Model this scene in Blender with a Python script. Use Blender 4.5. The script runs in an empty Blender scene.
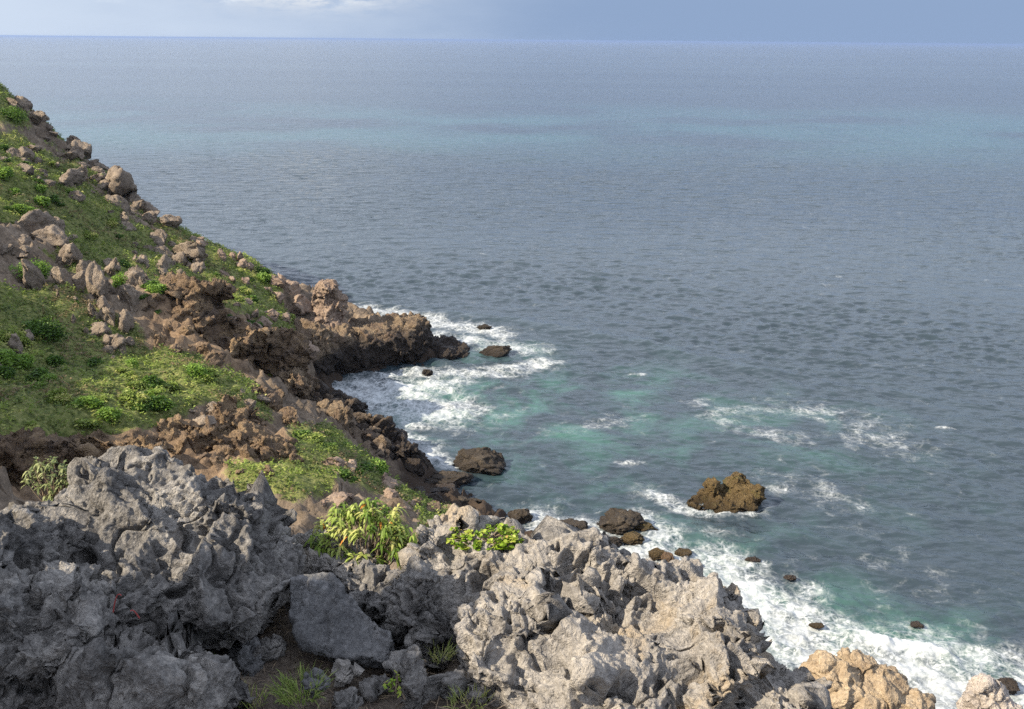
import bpy, bmesh, math, random
import numpy as np
from mathutils import Vector, Matrix

# ------------------------------------------------------------------ camera, world, sun
scene = bpy.context.scene
COL = scene.collection
R = math.radians
W, H = 1024, 709
FPX = 983.0
CAMZ = 30.0
PITCH = 17.75
ROLL = 0.5
cam_d = bpy.data.cameras.new("camera")
cam = bpy.data.objects.new("camera", cam_d)
COL.objects.link(cam)
cam_d.sensor_width = 36.0
cam_d.lens = 36.0 * FPX / W
cam_d.clip_start = 0.1
cam_d.clip_end = 200000
MC = (Matrix.Translation((0, 0, CAMZ)) @ Matrix.Rotation(R(90 - PITCH), 4, 'X')
      @ Matrix.Rotation(R(ROLL), 4, 'Z'))
cam.matrix_world = MC
scene.camera = cam

SUN_AZ = 66.0      # degrees from straight behind the camera, towards the left
SUN_EL = 36.0
SUN_DIR = np.array([-math.sin(R(SUN_AZ)) * math.cos(R(SUN_EL)),
                    -math.cos(R(SUN_AZ)) * math.cos(R(SUN_EL)), math.sin(R(SUN_EL))])
world = bpy.data.worlds.new("World")
scene.world = world
world.use_nodes = True
wn, wl = world.node_tree.nodes, world.node_tree.links
bg = wn['Background']
sky = wn.new('ShaderNodeTexSky')
sky.sky_type = 'NISHITA'
sky.sun_disc = False
sky.sun_elevation = R(SUN_EL)
sky.sun_rotation = R(180 + SUN_AZ)
sky.air_density = 1.0
sky.dust_density = 1.6
sky.ozone_density = 1.0
SKY_STRENGTH = 0.085
bg.inputs['Strength'].default_value = SKY_STRENGTH
# thin cloud sheets over the clear sky, and the pale bank of air that lies along the sea horizon
tcw = wn.new('ShaderNodeTexCoord')
DIR = tcw.outputs['Generated']


def w_math(op, a, b=None, clamp=False):
    m_ = wn.new('ShaderNodeMath'); m_.operation = op; m_.use_clamp = clamp
    for s_, v_ in enumerate((a, b)):
        if v_ is None: continue
        if isinstance(v_, (int, float)): m_.inputs[s_].default_value = v_
        else: wl.new(v_, m_.inputs[s_])
    return m_.outputs[0]


def w_noise(scale3, loc, detail=6, rough=0.55):
    mp_ = wn.new('ShaderNodeMapping'); mp_.inputs['Scale'].default_value = scale3; mp_.inputs['Location'].default_value = loc
    wl.new(DIR, mp_.inputs['Vector'])
    n_ = wn.new('ShaderNodeTexNoise'); n_.inputs['Scale'].default_value = 1.0
    n_.inputs['Detail'].default_value = detail; n_.inputs['Roughness'].default_value = rough
    wl.new(mp_.outputs['Vector'], n_.inputs['Vector'])
    return n_.outputs['Fac']


def w_map(v_, a_, b_, c_=0.0, d_=1.0):
    m_ = wn.new('ShaderNodeMapRange'); m_.interpolation_type = 'SMOOTHSTEP'; wl.new(v_, m_.inputs[0])
    for k_, x_ in enumerate((a_, b_, c_, d_)): m_.inputs[k_ + 1].default_value = x_
    return m_.outputs[0]


def w_mix(f_, a_, b_):
    m_ = wn.new('ShaderNodeMix'); m_.data_type = 'RGBA'
    for s_, v_ in ((0, f_), (6, a_), (7, b_)):
        if isinstance(v_, (int, float)): m_.inputs[s_].default_value = v_
        elif isinstance(v_, tuple): m_.inputs[s_].default_value = (*v_, 1)
        else: wl.new(v_, m_.inputs[s_])
    return m_.outputs[2]


wsep = wn.new('ShaderNodeSeparateXYZ'); wl.new(DIR, wsep.inputs[0])
sheet = w_map(w_noise((2.5, 2.5, 7.0), (0.35, 0.1, 0.0)), 0.34, 0.60, 0.4, 0.92)
col = w_mix(sheet, sky.outputs['Color'], (7.3, 7.9, 9.4))
bank = w_mix(w_map(w_math('ADD', wsep.outputs['X'], w_math('MULTIPLY', w_noise((5, 5, 20), (2, 0, 0)), 0.35)), -0.3, 0.32),
             (3.7, 4.3, 5.2), (1.65, 2.3, 3.5))
puff = w_math('MULTIPLY', w_map(w_noise((20, 20, 60), (1.9, 0.4, 0.3), 7, 0.6), 0.50, 0.66),
              w_map(wsep.outputs['Z'], 0.026, 0.04))
bank = w_mix(w_math('MULTIPLY', puff, w_map(wsep.outputs['X'], -0.05, -0.16)), bank, (6.0, 6.3, 6.5))
col = w_mix(w_map(wsep.outputs['Z'], 0.03, 0.26, 1.0, 0.0), col, bank)
gx_c = w_math('POWER', w_math('DIVIDE', w_math('ADD', wsep.outputs['X'], 0.195), 0.075), 2.0)
gz_c = w_math('POWER', w_math('DIVIDE', w_math('SUBTRACT', wsep.outputs['Z'], 0.046), 0.016), 2.0)
spot = w_math('EXPONENT', w_math('MULTIPLY', w_math('ADD', gx_c, gz_c), -1.0))
front = w_math('GREATER_THAN', wsep.outputs['Y'], 0.0)
spot = w_math('MULTIPLY', w_math('MULTIPLY', spot, front), w_map(w_noise((38, 38, 130), (3.1, 0.2, 0.9), 8, 0.62), 0.36, 0.58))
col = w_mix(w_math('MULTIPLY', spot, 1.1, True), col, (5.6, 5.6, 5.5))
wl.new(col, bg.inputs['Color'])

sun_d = bpy.data.lights.new("sun", 'SUN')
sun_d.energy = 5.0
sun_d.angle = R(0.55)
sun_d.color = (1.0, 0.87, 0.68)
sun = bpy.data.objects.new("sun", sun_d)
COL.objects.link(sun)
sun.rotation_euler = Vector(SUN_DIR).to_track_quat('Z', 'Y').to_euler()
sun.location = (-60, -30, 80)

scene.render.engine = 'CYCLES'
scene.cycles.use_denoising = False      # keep the grain of rock, leaf and ripple
scene.cycles.max_bounces = 5
scene.cycles.diffuse_bounces = 2
scene.cycles.glossy_bounces = 2
scene.cycles.transmission_bounces = 2
scene.cycles.volume_bounces = 0
scene.cycles.sample_clamp_indirect = 4.0
scene.view_settings.view_transform = 'Standard'
scene.view_settings.look = 'None'
scene.view_settings.gamma = 1
scene.view_settings.exposure = 1.0
scene.view_settings.use_curve_mapping = False

# ------------------------------------------------------------------ pixels <-> world
M3 = np.array(MC.to_3x3())
CPOS = np.array([0, 0, CAMZ])


def rays(px, py):
    px = np.asarray(px, float); py = np.asarray(py, float)
    d = np.stack([(px - W / 2) / FPX, (H / 2 - py) / FPX, -np.ones_like(px)], -1)
    return d @ M3.T


def at(px, py, Y):
    """world point seen at a pixel of the photograph, at forward distance Y"""
    d = rays(px, py)
    return CPOS + d * (Y / d[..., 1])[..., None] if np.ndim(px) else CPOS + d * (Y / d[1])


def at_z(px, py, z=0.0):
    d = rays(px, py)
    return CPOS + d * ((z - CAMZ) / d[..., 2])[..., None] if np.ndim(px) else CPOS + d * ((z - CAMZ) / d[2])


def project(P):
    q = (P - CPOS) @ M3
    return W / 2 - FPX * q[..., 0] / q[..., 2], H / 2 + FPX * q[..., 1] / q[..., 2], -q[..., 2]


# ------------------------------------------------------------------ noise
_rng = np.random.default_rng(7)
_G = _rng.normal(size=(256, 3)); _G /= np.linalg.norm(_G, axis=1)[:, None]
_V = _rng.random((256, 3))


def _hash(x, y, z, seed):
    h = (x.astype(np.uint32) * np.uint32(374761393) + y.astype(np.uint32) * np.uint32(668265263)
         + z.astype(np.uint32) * np.uint32(2246822519) + np.uint32((seed * 3266489917) & 0xffffffff))
    h ^= h >> np.uint32(13); h *= np.uint32(1274126177); h ^= h >> np.uint32(16)
    return (h & np.uint32(255)).astype(np.int64)


def perlin(P, seed=0):
    P = np.asarray(P, float)
    i = np.floor(P).astype(np.int64)
    f = P - i
    u = f * f * f * (f * (f * 6 - 15) + 10)
    out = np.zeros(len(P))
    for dx in (0, 1):
        wx = u[:, 0] if dx else 1 - u[:, 0]
        for dy in (0, 1):
            wy = u[:, 1] if dy else 1 - u[:, 1]
            for dz in (0, 1):
                wz = u[:, 2] if dz else 1 - u[:, 2]
                g = _G[_hash(i[:, 0] + dx, i[:, 1] + dy, i[:, 2] + dz, seed)]
                out += wx * wy * wz * (g[:, 0] * (f[:, 0] - dx) + g[:, 1] * (f[:, 1] - dy) + g[:, 2] * (f[:, 2] - dz))
    return out * 1.6


def fbm(P, octv=4, gain=0.5, lac=2.03, seed=0):
    s, a, t = np.zeros(len(P)), 1.0, 0.0
    for o in range(octv):
        s += a * perlin(P, seed + o); t += a
        P = P * lac + 3.7; a *= gain
    return s / t


def ridged(P, octv=4, gain=0.5, lac=2.07, seed=0):
    s, a, t = np.zeros(len(P)), 1.0, 0.0
    w = np.ones(len(P))
    for o in range(octv):
        n = 1 - np.abs(perlin(P, seed + o)) * 1.7
        n = np.clip(n, 0, 1) ** 2
        s += a * n * w; t += a
        w = np.clip(n * 1.6, 0.25, 1)
        P = P * lac + 5.1; a *= gain
    return s / t


def worley(P, seed=0):
    i = np.floor(P).astype(np.int64); f = P - i
    f1 = np.full(len(P), 9.0); f2 = np.full(len(P), 9.0)
    for dx in (-1, 0, 1):
        for dy in (-1, 0, 1):
            for dz in (-1, 0, 1):
                v = _V[_hash(i[:, 0] + dx, i[:, 1] + dy, i[:, 2] + dz, seed)]
                d = np.sqrt((v[:, 0] + dx - f[:, 0]) ** 2 + (v[:, 1] + dy - f[:, 1]) ** 2 + (v[:, 2] + dz - f[:, 2]) ** 2)
                m = d < f1
                f2 = np.where(m, f1, np.minimum(f2, d)); f1 = np.where(m, d, f1)
    return f1, f2


def sstep(a, b, x):
    t = np.clip((x - a) / (b - a), 0, 1)
    return t * t * (3 - 2 * t)


def rand_perm_rot(rng):
    q, _ = np.linalg.qr(rng.normal(size=(3, 3)))
    return q


# ------------------------------------------------------------------ mesh helpers
def mesh_np(name, V, F, mat=None, smooth=True, attrs=None):
    """V (n,3), F (m,k) one polygon size"""
    me = bpy.data.meshes.new(name)
    V = np.ascontiguousarray(V, np.float32); F = np.ascontiguousarray(F, np.int32)
    n, (m, k) = len(V), F.shape
    me.vertices.add(n); me.vertices.foreach_set('co', V.ravel())
    me.loops.add(m * k); me.loops.foreach_set('vertex_index', F.ravel())
    me.polygons.add(m)
    me.polygons.foreach_set('loop_start', np.arange(0, m * k, k, dtype=np.int32))
    me.polygons.foreach_set('loop_total', np.full(m, k, np.int32))
    me.polygons.foreach_set('use_smooth', np.full(m, smooth, bool))
    me.update(calc_edges=True)
    for an, av in (attrs or {}).items():
        at_ = me.attributes.new(an, 'FLOAT', 'POINT')
        at_.data.foreach_set('value', np.ascontiguousarray(av, np.float32))
    if mat: me.materials.append(mat)
    return me


def link(name, me, loc=(0, 0, 0), parent=None):
    o = bpy.data.objects.new(name, me)
    COL.objects.link(o)
    o.location = loc
    if parent: o.parent = parent
    return o


def thing(o, label, cat, group=None):
    o['label'] = label; o['category'] = cat
    if group: o['group'] = group
    return o


def empty(name, loc):
    o = bpy.data.objects.new(name, None)
    o.empty_display_size = 0.1
    COL.objects.link(o); o.location = loc
    return o


def vnormals(me):
    a = np.empty(len(me.vertices) * 3, np.float32)
    me.vertex_normals.foreach_get('vector', a)
    return a.reshape(-1, 3).astype(float)


def vcoords(me):
    a = np.empty(len(me.vertices) * 3, np.float32)
    me.vertices.foreach_get('co', a)
    return a.reshape(-1, 3).astype(float)


def set_coords(me, V):
    me.vertices.foreach_set('co', np.ascontiguousarray(V, np.float32).ravel()); me.update()


_ico = {}


def ico(sub):
    if sub not in _ico:
        bm = bmesh.new(); bmesh.ops.create_icosphere(bm, subdivisions=sub, radius=1.0)
        V = np.array([v.co for v in bm.verts]); F = np.array([[v.index for v in f.verts] for f in bm.faces])
        bm.free(); _ico[sub] = (V, F)
    return _ico[sub]


def facet(V, rng, n=12, lo=0.62, hi=0.95):
    """cut a unit ball by random planes: an angular boulder"""
    V = V.copy()
    for _ in range(n):
        d = rng.normal(size=3); d /= np.linalg.norm(d)
        h = rng.uniform(lo, hi)
        e = V @ d - h
        V -= np.where(e > 0, e * 0.92, 0)[:, None] * d
    return V


def lump_mesh(lumps, voxel, rng, smooth=14):
    """union of deformed balls, voxel remeshed to one skin. lumps: (centre, (rx,ry,rz), rotz)"""
    Vs, Fs, n = [], [], 0
    v0, f0 = ico(4)
    for L in lumps:
        c, r = np.array(L[0]), np.array(L[1])
        v = facet(v0, rng, 10, 0.72, 0.98) * r
        a = L[2] if len(L) > 2 else 0.0
        t = L[3] if len(L) > 3 else 0.0
        rot = np.array(Matrix.Rotation(a, 3, 'Z') @ Matrix.Rotation(t, 3, 'Y'))
        Vs.append(v @ rot.T + c); Fs.append(f0 + n); n += len(v)
    me = mesh_np('tmp', np.concatenate(Vs), np.concatenate(Fs))
    o = bpy.data.objects.new('tmp', me); COL.objects.link(o)
    md = o.modifiers.new('r', 'REMESH'); md.mode = 'VOXEL'; md.voxel_size = voxel; md.use_smooth_shade = True
    sm_ = o.modifiers.new('s', 'SMOOTH'); sm_.factor = 0.5; sm_.iterations = smooth
    dg = bpy.context.evaluated_depsgraph_get()
    out = bpy.data.meshes.new_from_object(o.evaluated_get(dg))
    bpy.data.objects.remove(o); bpy.data.meshes.remove(me)
    return out


def smooth_all(me):
    me.polygons.foreach_set('use_smooth', np.ones(len(me.polygons), bool)); me.update()


# ------------------------------------------------------------------ materials
def new_mat(name):
    m = bpy.data.materials.new(name); m.use_nodes = True
    nt = m.node_tree
    return m, nt.nodes, nt.links, nt.nodes['Principled BSDF']


def n_noise(N, L, vec, scale, detail=5, rough=0.55, dist=0.0):
    n = N.new('ShaderNodeTexNoise')
    n.inputs['Scale'].default_value = scale; n.inputs['Detail'].default_value = detail
    n.inputs['Roughness'].default_value = rough; n.inputs['Distortion'].default_value = dist
    if vec: L.new(vec, n.inputs['Vector'])
    return n.outputs['Fac']


def n_ramp(N, L, fac, stops):
    r = N.new('ShaderNodeValToRGB')
    e = r.color_ramp.elements
    while len(e) < len(stops): e.new(0.5)
    for el, (p, c) in zip(e, stops):
        el.position = p; el.color = (*c, 1) if len(c) == 3 else c
    L.new(fac, r.inputs['Fac'])
    return r.outputs['Color']


def n_mix(N, L, fac, a, b, blend='MIX'):
    m = N.new('ShaderNodeMix'); m.data_type = 'RGBA'; m.blend_type = blend
    for s, v in ((0, fac), (6, a), (7, b)):
        if isinstance(v, (int, float)): m.inputs[s].default_value = v
        elif isinstance(v, tuple): m.inputs[s].default_value = (*v, 1)
        else: L.new(v, m.inputs[s])
    return m.outputs[2]


def n_math(N, L, op, a, b=None, c=None, clamp=False):
    m = N.new('ShaderNodeMath'); m.operation = op; m.use_clamp = clamp
    for s, v in enumerate((a, b, c)):
        if v is None: continue
        if isinstance(v, (int, float)): m.inputs[s].default_value = v
        else: L.new(v, m.inputs[s])
    return m.outputs[0]


def n_map(N, L, v, a, b, c=0.0, d=1.0):
    m = N.new('ShaderNodeMapRange'); m.interpolation_type = 'SMOOTHSTEP'
    L.new(v, m.inputs[0])
    for k, x in enumerate((a, b, c, d)): m.inputs[k + 1].default_value = x
    return m.outputs[0]


def n_attr(N, name):
    a = N.new('ShaderNodeAttribute'); a.attribute_name = name
    return a.outputs['Fac']


def pos(N):
    g = N.new('ShaderNodeNewGeometry'); return g.outputs['Position']


def rock_mat(name, dark, mid, light, scale=1.0, bump=0.5, bdist=0.02, stain=None, wet=None, band=None, local=False):
    m, N, L, B = new_mat(name)
    if local:
        tc = N.new('ShaderNodeTexCoord'); P = tc.outputs['Object']
    else:
        P = pos(N)
    a = n_noise(N, L, P, 1.3 * scale, 7, 0.62, 0.4)
    b = n_noise(N, L, P, 11.0 * scale, 9, 0.75)
    f = n_math(N, L, 'ADD', n_math(N, L, 'MULTIPLY', a, 0.45), n_math(N, L, 'MULTIPLY', b, 0.55))
    c = n_ramp(N, L, f, [(0.37, dark), (0.5, mid), (0.63, light)])
    if stain:
        s = n_noise(N, L, P, 0.7 * scale, 5, 0.6, 0.8)
        c = n_mix(N, L, n_map(N, L, s, 0.52, 0.66), c, stain)
    if band:
        mp_ = N.new('ShaderNodeMapping'); mp_.inputs['Scale'].default_value = (0.15, 0.15, 1.0)
        L.new(P, mp_.inputs['Vector'])
        s = n_noise(N, L, mp_.outputs['Vector'], 2.2 * scale, 4, 0.5, 0.3)
        c = n_mix(N, L, n_map(N, L, s, 0.48, 0.60, 0, 0.75), c, band)
    B.inputs['Roughness'].default_value = 0.92
    B.inputs['Specular IOR Level'].default_value = 0.25
    if wet:     # dark weed and wet rock up to a height above the sea
        sp = N.new('ShaderNodeSeparateXYZ'); L.new(pos(N), sp.inputs[0])
        nz = n_math(N, L, 'ADD', sp.outputs['Z'], n_math(N, L, 'MULTIPLY', n_noise(N, L, P, 0.6, 4), -wet[1]))
        w = n_map(N, L, nz, wet[0] - wet[1] * .5 - 0.5, wet[0] - wet[1] * .5 + 0.6, 1.0, 0.0)
        c = n_mix(N, L, w, c, wet[2])
        L.new(n_map(N, L, w, 0, 1, 0.92, 0.5), B.inputs['Roughness'])
    L.new(c, B.inputs['Base Color'])
    rm = N.new('ShaderNodeTexNoise'); rm.noise_type = 'RIDGED_MULTIFRACTAL'
    rm.inputs['Scale'].default_value = 9 * scale; rm.inputs['Detail'].default_value = 8; rm.inputs['Roughness'].default_value = 0.75
    rm.inputs['Gain'].default_value = 1.6; rm.inputs['Offset'].default_value = 0.9; rm.normalize = True
    L.new(P, rm.inputs['Vector'])
    vp = N.new('ShaderNodeTexVoronoi'); vp.inputs['Scale'].default_value = 26 * scale; L.new(P, vp.inputs['Vector'])
    pits = n_map(N, L, vp.outputs['Distance'], 0.1, 0.45)
    h1 = n_noise(N, L, P, 22 * scale, 9, 0.78)
    hh_ = n_math(N, L, 'ADD', n_math(N, L, 'MULTIPLY', h1, 1.0), n_math(N, L, 'ADD', n_math(N, L, 'MULTIPLY', rm.outputs['Fac'], 0.5), n_math(N, L, 'MULTIPLY', pits, 0.25)))
    bp = N.new('ShaderNodeBump')
    bp.inputs['Strength'].default_value = bump; bp.inputs['Distance'].default_value = bdist * 1.8
    L.new(hh_, bp.inputs['Height'])
    L.new(bp.outputs['Normal'], B.inputs['Normal'])
    return m


def leaf_mat(name, stops, rough=0.55, trans=0.25):
    m, N, L, B = new_mat(name)
    c = n_ramp(N, L, n_attr(N, 'tint'), stops)
    L.new(c, B.inputs['Base Color'])
    B.inputs['Roughness'].default_value = rough
    B.inputs['Specular IOR Level'].default_value = 0.3
    tr = N.new('ShaderNodeBsdfTranslucent'); L.new(c, tr.inputs['Color'])
    mx = N.new('ShaderNodeMixShader'); mx.inputs[0].default_value = trans
    L.new(B.outputs[0], mx.inputs[1]); L.new(tr.outputs[0], mx.inputs[2])
    L.new(mx.outputs[0], N['Material Output'].inputs['Surface'])
    return m


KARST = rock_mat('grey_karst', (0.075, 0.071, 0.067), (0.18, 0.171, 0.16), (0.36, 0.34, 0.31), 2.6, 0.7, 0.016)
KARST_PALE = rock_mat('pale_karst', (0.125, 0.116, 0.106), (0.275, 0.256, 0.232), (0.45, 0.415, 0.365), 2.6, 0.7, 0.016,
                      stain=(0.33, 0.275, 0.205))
SLAB = rock_mat('slab_stone', (0.075, 0.075, 0.077), (0.13, 0.13, 0.13), (0.24, 0.235, 0.23), 3.0, 0.7, 0.012)
BOULDER = rock_mat('tan_boulder', (0.11, 0.085, 0.065), (0.22, 0.178, 0.138), (0.36, 0.295, 0.225), 0.8, 0.6, 0.15)
BROWN = rock_mat('brown_headland', (0.09, 0.065, 0.045), (0.20, 0.148, 0.10), (0.36, 0.28, 0.18), 0.5, 0.7, 0.2,
                 stain=(0.17, 0.12, 0.085), wet=(2.8, 1.8, (0.045, 0.035, 0.028)))
PINK = rock_mat('pink_boulder', (0.12, 0.085, 0.066), (0.24, 0.178, 0.135), (0.36, 0.28, 0.21), 0.7, 0.5, 0.12)
OCHRE = rock_mat('ochre_cliff', (0.09, 0.06, 0.04), (0.20, 0.14, 0.088), (0.36, 0.26, 0.15), 0.5, 0.7, 0.2,
                 stain=(0.16, 0.12, 0.09))
BEIGE = rock_mat('beige_rock', (0.18, 0.13, 0.085), (0.34, 0.265, 0.18), (0.47, 0.385, 0.275), 0.8, 0.6, 0.1,
                 wet=(0.9, 0.8, (0.10, 0.065, 0.04)))
CHALK = rock_mat('chalky_rock', (0.26, 0.225, 0.195), (0.40, 0.355, 0.315), (0.52, 0.47, 0.42), 0.9, 0.6, 0.1)
SEAROCK = rock_mat('wet_searock', (0.03, 0.025, 0.02), (0.06, 0.049, 0.038), (0.12, 0.098, 0.072), 0.8, 0.7, 0.12,
                   wet=(0.3, 0.3, (0.03, 0.024, 0.02)))
WEEDROCK = rock_mat('weedy_searock', (0.075, 0.05, 0.022), (0.16, 0.112, 0.05), (0.28, 0.205, 0.10), 1.0, 0.8, 0.2,
                    stain=(0.16, 0.13, 0.05), wet=(0.25, 0.3, (0.05, 0.035, 0.018)))

# ------------------------------------------------------------------ terrain
CTRL = [  # (px, py, forward distance)
    # ridge against the sea
    (0, 88, 110), (30, 112, 108), (70, 146, 105), (105, 172, 103), (150, 212, 100), (185, 232, 98), (215, 246, 96),
    (250, 262, 95), (280, 280, 94), (300, 300, 93), (340, 318, 93), (385, 325, 94), (415, 330, 95),
    # hill face
    (0, 150, 90), (0, 230, 72), (80, 230, 82), (150, 250, 87), (200, 290, 80), (250, 300, 84), (0, 300, 61), (60, 300, 65),
    (110, 290, 70), (150, 288, 70), (50, 190, 84), (285, 325, 82), (300, 345, 80),
    # ledge behind and on top
    (150, 352, 63), (185, 356, 63), (60, 352, 58), (0, 380, 50), (60, 395, 50), (120, 395, 52), (200, 368, 60), (240, 383, 59), (0, 440, 43.5),
    (100, 428, 47.5), (170, 418, 51), (225, 402, 55), (0, 412, 46),
    # brown saddle, cove rim
    (240, 355, 70), (270, 355, 74), (265, 385, 63), (300, 375, 76), (300, 398, 66), (316, 402, 75), (322, 393, 80),
    # below the ledge, gully
    (0, 475, 42.5), (100, 462, 46.5), (250, 440, 51), (250, 470, 47), (300, 480, 46), (290, 420, 57), (350, 450, 56), (400, 490, 55),
    (430, 505, 55), (380, 430, 68), (400, 445, 67), (330, 530, 42), (430, 535, 45), (520, 540, 52),
    (440, 490, 60), (385, 470, 60), (410, 440, 69)]
CTRL_W = [  # world points that the photograph does not show
    (-90, 60, 40), (-92, 110, 40), (-62, 25, 34), (-38, 8, 33), (-14, -6, 31), (0, -8, 28), (10, -12, 27),
    (-37, 39, 23), (-46, 46, 28), (-60, 135, 15), (-80, 135, 22),
    (-30, 112, -1), (-45, 120, 2), (-12, 106, -3), (-5, 101, -3), (2, 96, -3), (5, 104, -5), (4, 90, -4), (-8, 88, -2.5), (-14, 85, -2.2), (-12, 80, -2.6),
    (-4, 75, -3), (-8, 80, -2.5), (2, 66, -3), (10, 58, -3.2), (16, 55, -4), (24, 46, -3.5), (30, 44, -5), (10, 72, -5), (30, 70, -8), (45, 40, -7),
    (6, 50, -0.6), (14, 43, -0.8), (20, 37, -0.5), (26, 34, -1), (35, 30, -2), (45, 15, 2), (40, 0, 8), (25, -8, 14),
    (-3, 9, 23.0), (0, 8, 23.2), (4, 6, 22.5), (-8, 10, 24), (-14, 12, 26), (0, 20, 13), (8, 22, 6.5), (-10, 25, 14.5), (-12, 34, 11), (2, 35, 4),
    (14, 12, 11), (14, 28, 1.8), (-22, 25, 22), (-20, 33, 14.5), (0, 0, 27.2), (-4, 3, 27), (3, 3, 26.0), (7, -2, 23.5)]
_P = np.array([at(*c) for c in CTRL] + [np.array(c, float) for c in CTRL_W])


def _tps_fit(P, lam=0.6):
    n = len(P)
    d = np.linalg.norm(P[:, None, :2] - P[None, :, :2], axis=2)
    K = d ** 2 * np.log(d + 1e-6)
    A = np.zeros((n + 3, n + 3)); A[:n, :n] = K + np.eye(n) * lam
    A[:n, n] = 1; A[:n, n + 1:] = P[:, :2]; A[n:, :n] = A[:n, n:].T
    return np.linalg.solve(A, np.concatenate([P[:, 2], np.zeros(3)]))


_w = _tps_fit(_P)


def tps(x, y):
    out = np.zeros(len(x))
    for s in range(0, len(x), 40000):
        xs, ys = x[s:s + 40000], y[s:s + 40000]
        d2 = (xs[:, None] - _P[None, :, 0]) ** 2 + (ys[:, None] - _P[None, :, 1]) ** 2
        out[s:s + 40000] = (0.5 * d2 * np.log(d2 + 1e-12)) @ _w[:-3] + _w[-3] + _w[-2] * xs + _w[-1] * ys
    return out


def in_poly(px, py, poly):
    r = np.zeros(len(px), bool)
    j = len(poly) - 1
    for i in range(len(poly)):
        xi, yi = poly[i]; xj, yj = poly[j]
        c = ((yi > py) != (yj > py)) & (px < (xj - xi) * (py - yi) / (yj - yi + 1e-9) + xi)
        r ^= c; j = i
    return r


VEG = [  # where the hillside is green
    [(-40, 345), (60, 338), (120, 346), (150, 352), (190, 354), (235, 375), (242, 388), (180, 412), (120, 428), (60, 437), (-40, 448)],
    [(-40, 128), (30, 134), (50, 160), (92, 196), (140, 236), (135, 262), (95, 250), (40, 228), (-40, 218)],
    [(-40, 70), (8, 94), (30, 124), (-40, 130)],
    [(185, 226), (240, 248), (275, 274), (285, 300), (300, 332), (268, 322), (218, 292), (188, 258)],
    [(-40, 280), (45, 290), (75, 340), (-40, 352)],
    [(288, 418), (330, 428), (370, 458), (402, 482), (392, 494), (340, 482), (300, 470), (275, 462)],
    [(225, 470), (290, 455), (330, 470), (300, 500), (240, 490)],
    [(400, 490), (455, 500), (520, 545), (430, 540)],
    [(140, 235), (188, 225), (200, 262), (160, 262)]]
OCH = [[(145, 285), (205, 285), (200, 352), (140, 352)], [(-30, 428), (120, 428), (240, 405), (270, 420), (300, 450), (270, 475), (-30, 500)],
       [(200, 300), (290, 320), (300, 375), (200, 365)]]

GX0, GX1, GY0, GY1, GS = -95.0, 48.0, -14.0, 136.0, 0.24
gx = np.arange(GX0, GX1, GS); gy = np.arange(GY0, GY1, GS)
XX, YY = np.meshgrid(gx, gy)
xf, yf = XX.ravel(), YY.ravel()
zf = tps(xf, yf)
Pj = np.stack([xf, yf, zf], 1)
ppx, ppy, pd = project(Pj)
jit = fbm(Pj * 0.35, 4, seed=11) * 900 / np.maximum(pd, 20)
jit2 = fbm(Pj * 0.35 + 40, 4, seed=15) * 900 / np.maximum(pd, 20)
veg = np.zeros(len(xf))
for p in VEG: veg = np.maximum(veg, in_poly(ppx + jit, ppy + jit2, p) & (pd > 35))
och = np.zeros(len(xf))
for p in OCH: och = np.maximum(och, in_poly(ppx + jit, ppy + jit2, p) & (pd > 35))
patchy = fbm(Pj * 0.16 + 13, 4, seed=19)
veg = np.maximum(veg, (patchy > -0.04 + .22 * och) & (pd > 58) & (zf > 8))
veg[(zf < 1.5)] = 0


def blur(a, k):
    a = a.reshape(XX.shape)
    for ax in (0, 1):
        s = np.zeros_like(a)
        for d in range(-k, k + 1): s += np.roll(a, d, ax)
        a = s / (2 * k + 1)
    return a.ravel()


vegb = blur(veg, 3); ochb = blur(och, 2)
near = sstep(6, 22, np.hypot(xf, yf))
rockamp = (1 - vegb) * near
P3 = np.stack([xf, yf, zf * 1.0], 1)
warp = np.stack([fbm(P3 * 0.2, 3, seed=s) for s in (1, 2, 3)], 1) * 2.0
zd = (ridged((P3 + warp) * 0.22, 5, 0.55, seed=21) - 0.55) * 1.6 * rockamp
zd += (ridged((P3 + warp * .4) * 0.8, 4, 0.55, seed=24) - 0.45) * 0.8 * rockamp
zd += fbm(P3 * 0.42, 5, seed=31) * 0.95 * vegb * near
under = sstep(0.5, -1.5, zf)
zf2 = zf + zd * (1 - 0.7 * under)
# the real hollow that the foreground rocks stand in
fl = sstep(9.0, 6.5, np.hypot(xf, yf - 2))
zf2 = zf2 * (1 - fl) + np.minimum(zf2, 26.7) * fl
ZG = zf2.reshape(XX.shape)
hx = -0.9 * perlin(P3 * 0.45 + 9, 5) * rockamp
hy = -0.9 * perlin(P3 * 0.45 + 77, 6) * rockamp
VT = np.stack([xf + hx, yf + hy, zf2], 1)
nr, nc = XX.shape
idx = np.arange(nr * nc).reshape(nr, nc)
FT = np.stack([idx[:-1, :-1], idx[:-1, 1:], idx[1:, 1:], idx[1:, :-1]], -1).reshape(-1, 4)
keep = (zf2[FT].max(1) > -4.5)
FT = FT[keep]
used = np.unique(FT); remap = np.full(len(VT), -1); remap[used] = np.arange(len(used))


def hz(x, y):
    fx = np.clip((np.asarray(x) - GX0) / GS, 0, nc - 2); fy = np.clip((np.asarray(y) - GY0) / GS, 0, nr - 2)
    i, j = fx.astype(int), fy.astype(int); a, b = fx - i, fy - j
    return (ZG[j, i] * (1 - a) + ZG[j, i + 1] * a) * (1 - b) + (ZG[j + 1, i] * (1 - a) + ZG[j + 1, i + 1] * a) * b


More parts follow.
